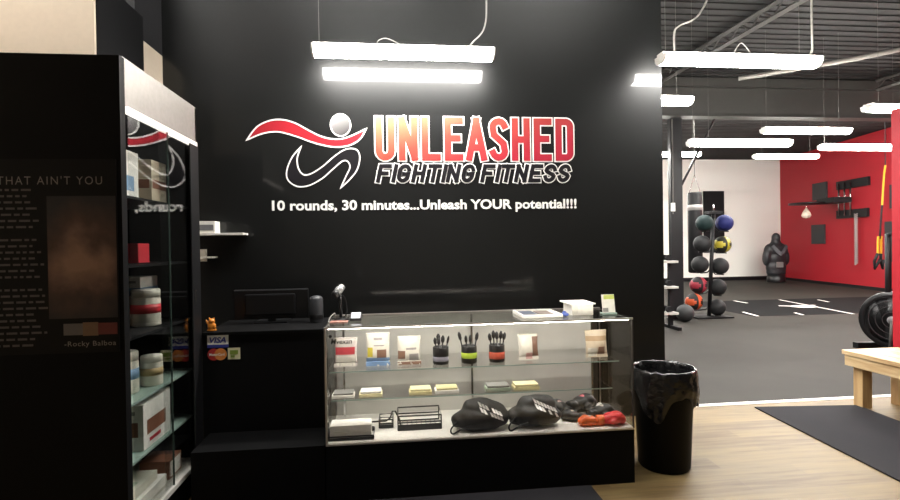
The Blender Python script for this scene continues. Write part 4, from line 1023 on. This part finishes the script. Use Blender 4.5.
rbox(MB(), 3.16, 4.43, .003, .08, 2.02, 2.26).build('lower_rail', BLKM, pf)
for s in (3.32, 3.57, 3.82): MB().tube([RW(s, .10, 2.1), RW(s, .10, 3.05)], .022, 8).build('rod', CHR, pf)
rbox(MB(), 3.10, 3.90, .12, .60, 2.46, 2.62).build('platform_frame', BLKM, pf)
# round board reaching out
rb_ = MB().lathe(RW(2.95, .75, 2.48), [(0, 0), (.52, 0), (.52, .05), (0, .05)], 32); rb_.build('drum_board', BLKPL, pf)
MB().tube([RW(2.85, .75, 2.48), RW(2.85, .75, 2.40)], .012, 6).build('swivel', CHR, pf)
sb_ = MB(RW(2.85, .75, 2.1)); sb_.lathe(RW(2.85, .75, 2.06), [(0, 0), (.09, .02), (.135, .09), (.10, .19), (.05, .27), (.015, .335), (0, .335)], 18)
tag(sb_.build('speed_bag', mat('cream_leather', '#e8d8c4', .5)), 'small cream coloured speed bag hanging under its platform', 'speed bag')
cq = MB(RW(4.05, .09, .7)); 
for k in range(26):
    z = 2.12-k*.055
    cq.tube([RW(3.99, .115, z), RW(4.06, .13, z-.035), RW(4.13, .115, z)], .014, 5).tube([RW(4.13, .115, z), RW(4.06, .14, z-.07), RW(3.99, .115, z-.05)], .012, 5)
tag(cq.build('hanging_chain', mat('dull_steel', '#b5adae', .35, metal=.6)), 'long steel chain hanging from the lower rail on the red wall', 'chain')
tr = thing('suspension_strap', (9.6, 9.5, .9), 'yellow and black suspension straps hanging in front of the red wall', 'strap')
def sp_(px, z): return (px, 9.5, z)
tr.location = (9.85, 9.5, .85)
YS = mat('yellow_webbing', '#d8a020', .6)
MB().tube([(9.90, 9.5, 2.88), (9.87, 9.5, 2.70), (9.82, 9.5, 2.08)], .024, 4).build('strap', YS, tr, label='yellow webbing')
MB().tube([(9.90, 9.5, 2.88), (9.90, 9.5, 4.30)], .008, 5).build('anchor_cord', BLKM, tr)
MB().tube([(9.82, 9.5, 2.08), (9.80, 9.5, 1.9), (9.76, 9.5, 1.40)], .018, 5).build('strap', BLKM, tr)
for dx_ in (-.035, .035):
    MB().tube([(9.76+dx_, 9.5, 1.45), (9.75+dx_, 9.5, 1.10)], .022, 5).build('strap', YS, tr)
    MB().tube([(9.75+dx_, 9.5, 1.10), (9.71+dx_*2, 9.5, .95), (9.73+dx_*2.5, 9.5, .80), (9.80+dx_, 9.5, .98)], .028, 7).build('foam_handle', RUB, tr)

# exercise bike with fan wheel
ex = thing('exercise_bike', (6.1, 5.9, 0), 'black exercise bike with a big fan wheel beside the red wall end', 'exercise bike')
wx, wy, wz, wr_ = 6.09, 5.75, .40, .34
AX = Matrix.Rotation(math.radians(-62), 3, 'Z')
def wl(p): return tuple(Vector((wx, wy, wz))+AX @ Vector(p))
MB().lathe((wx, wy, wz), [(wr_-.05, -.05), (wr_, -.06), (wr_+.01, -.03), (wr_+.01, .03), (wr_, .06), (wr_-.05, .05), (wr_-.05, -.05)], 40, axis='Y', M=AX).build('wheel_rim', BLKPL, ex)
b = MB()
for k in range(10):
    a_ = 2*PI*k/10; b.tube([wl((0, 0, 0)), wl((math.cos(a_)*(wr_-.04), 0, math.sin(a_)*(wr_-.04)))], .012, 5)
b.build('wheel_blades', BLKM, ex)
b = MB()
for rr in (.10, .17, .24):
    b.tube([wl((math.cos(t*2*PI/24)*rr, -.05, math.sin(t*2*PI/24)*rr)) for t in range(25)], .004, 5)
b.build('fan_cage', mat('dark_steel', '#3c3c3f', .4), ex)
MB().lathe((wx, wy, wz), [(0, -.07), (.05, -.07), (.05, .07), (0, .07)], 16, axis='Y', M=AX).build('hub', mat('grey_hub', '#77777a', .4), ex)
MB().tube([wl((0, -.06, 0)), wl((-.02, -.08, -.40))], .018, 7).build('fork', mat('dark_fork', '#4a4846', .4), ex)
MB().tube([(6.06, 5.8, .03), (6.05, 5.78, .9), (6.02, 5.75, 1.45)], .035, 8).build('handle_post', BLKM, ex)
MB().tube([(6.02, 5.75, 1.45), (5.97, 5.65, 1.46)], .02, 8).build('handle_grip', RUB, ex)
MB().box(5.9, 6.9, 6.05, 6.13, 0, .07).build('floor_bar', BLKM, ex)
MB().tube([(6.2, 5.95, .05), (6.6, 6.0, .3), (6.8, 6.05, .85)], .035, 8).build('seat_post', BLKM, ex)
MB().sphere((6.85, 6.05, .9), .13, 16, 10, (1.1, .8, .4)).build('saddle', RUB, ex)

# dark lane and white lines on the gym floor
struct('trim_2', MB().prism([(6.6, 8.95), (12.2, 8.85), (12.2, 11.4), (6.6, 11.4)], lambda u, v, z: (u, v, z), .0005, .003), mat('dark_turf_lane', '#0b0b0c', .9, spec=.15))
ln = MB(); f0 = lambda u, v, z: (u, v, z)
for p in ([(7.9, 11.35), (7.88, 10.9)], [(6.80, 9.5), (6.70, 8.98)], [(7.65, 9.2), (7.58, 8.95)], [(9.8, 11.08), (9.68, 10.68)], [(9.0, 11.29), (8.53, 8.86)]):
    ln.stroke(p, .05, f0, .003, .005)
ln.prism(arc(8.55, 10.05, .26, .2, 0, 345, 18), f0, .0035, .0055)
ln.stroke([(8.2, 10.25), (8.5, 10.1)], .09, f0, .003, .005).stroke([(8.9, 10.2), (8.55, 10.1)], .07, f0, .003, .005)
struct('trim_3', ln, mat('white_floor_paint', '#e4e0da', .5))
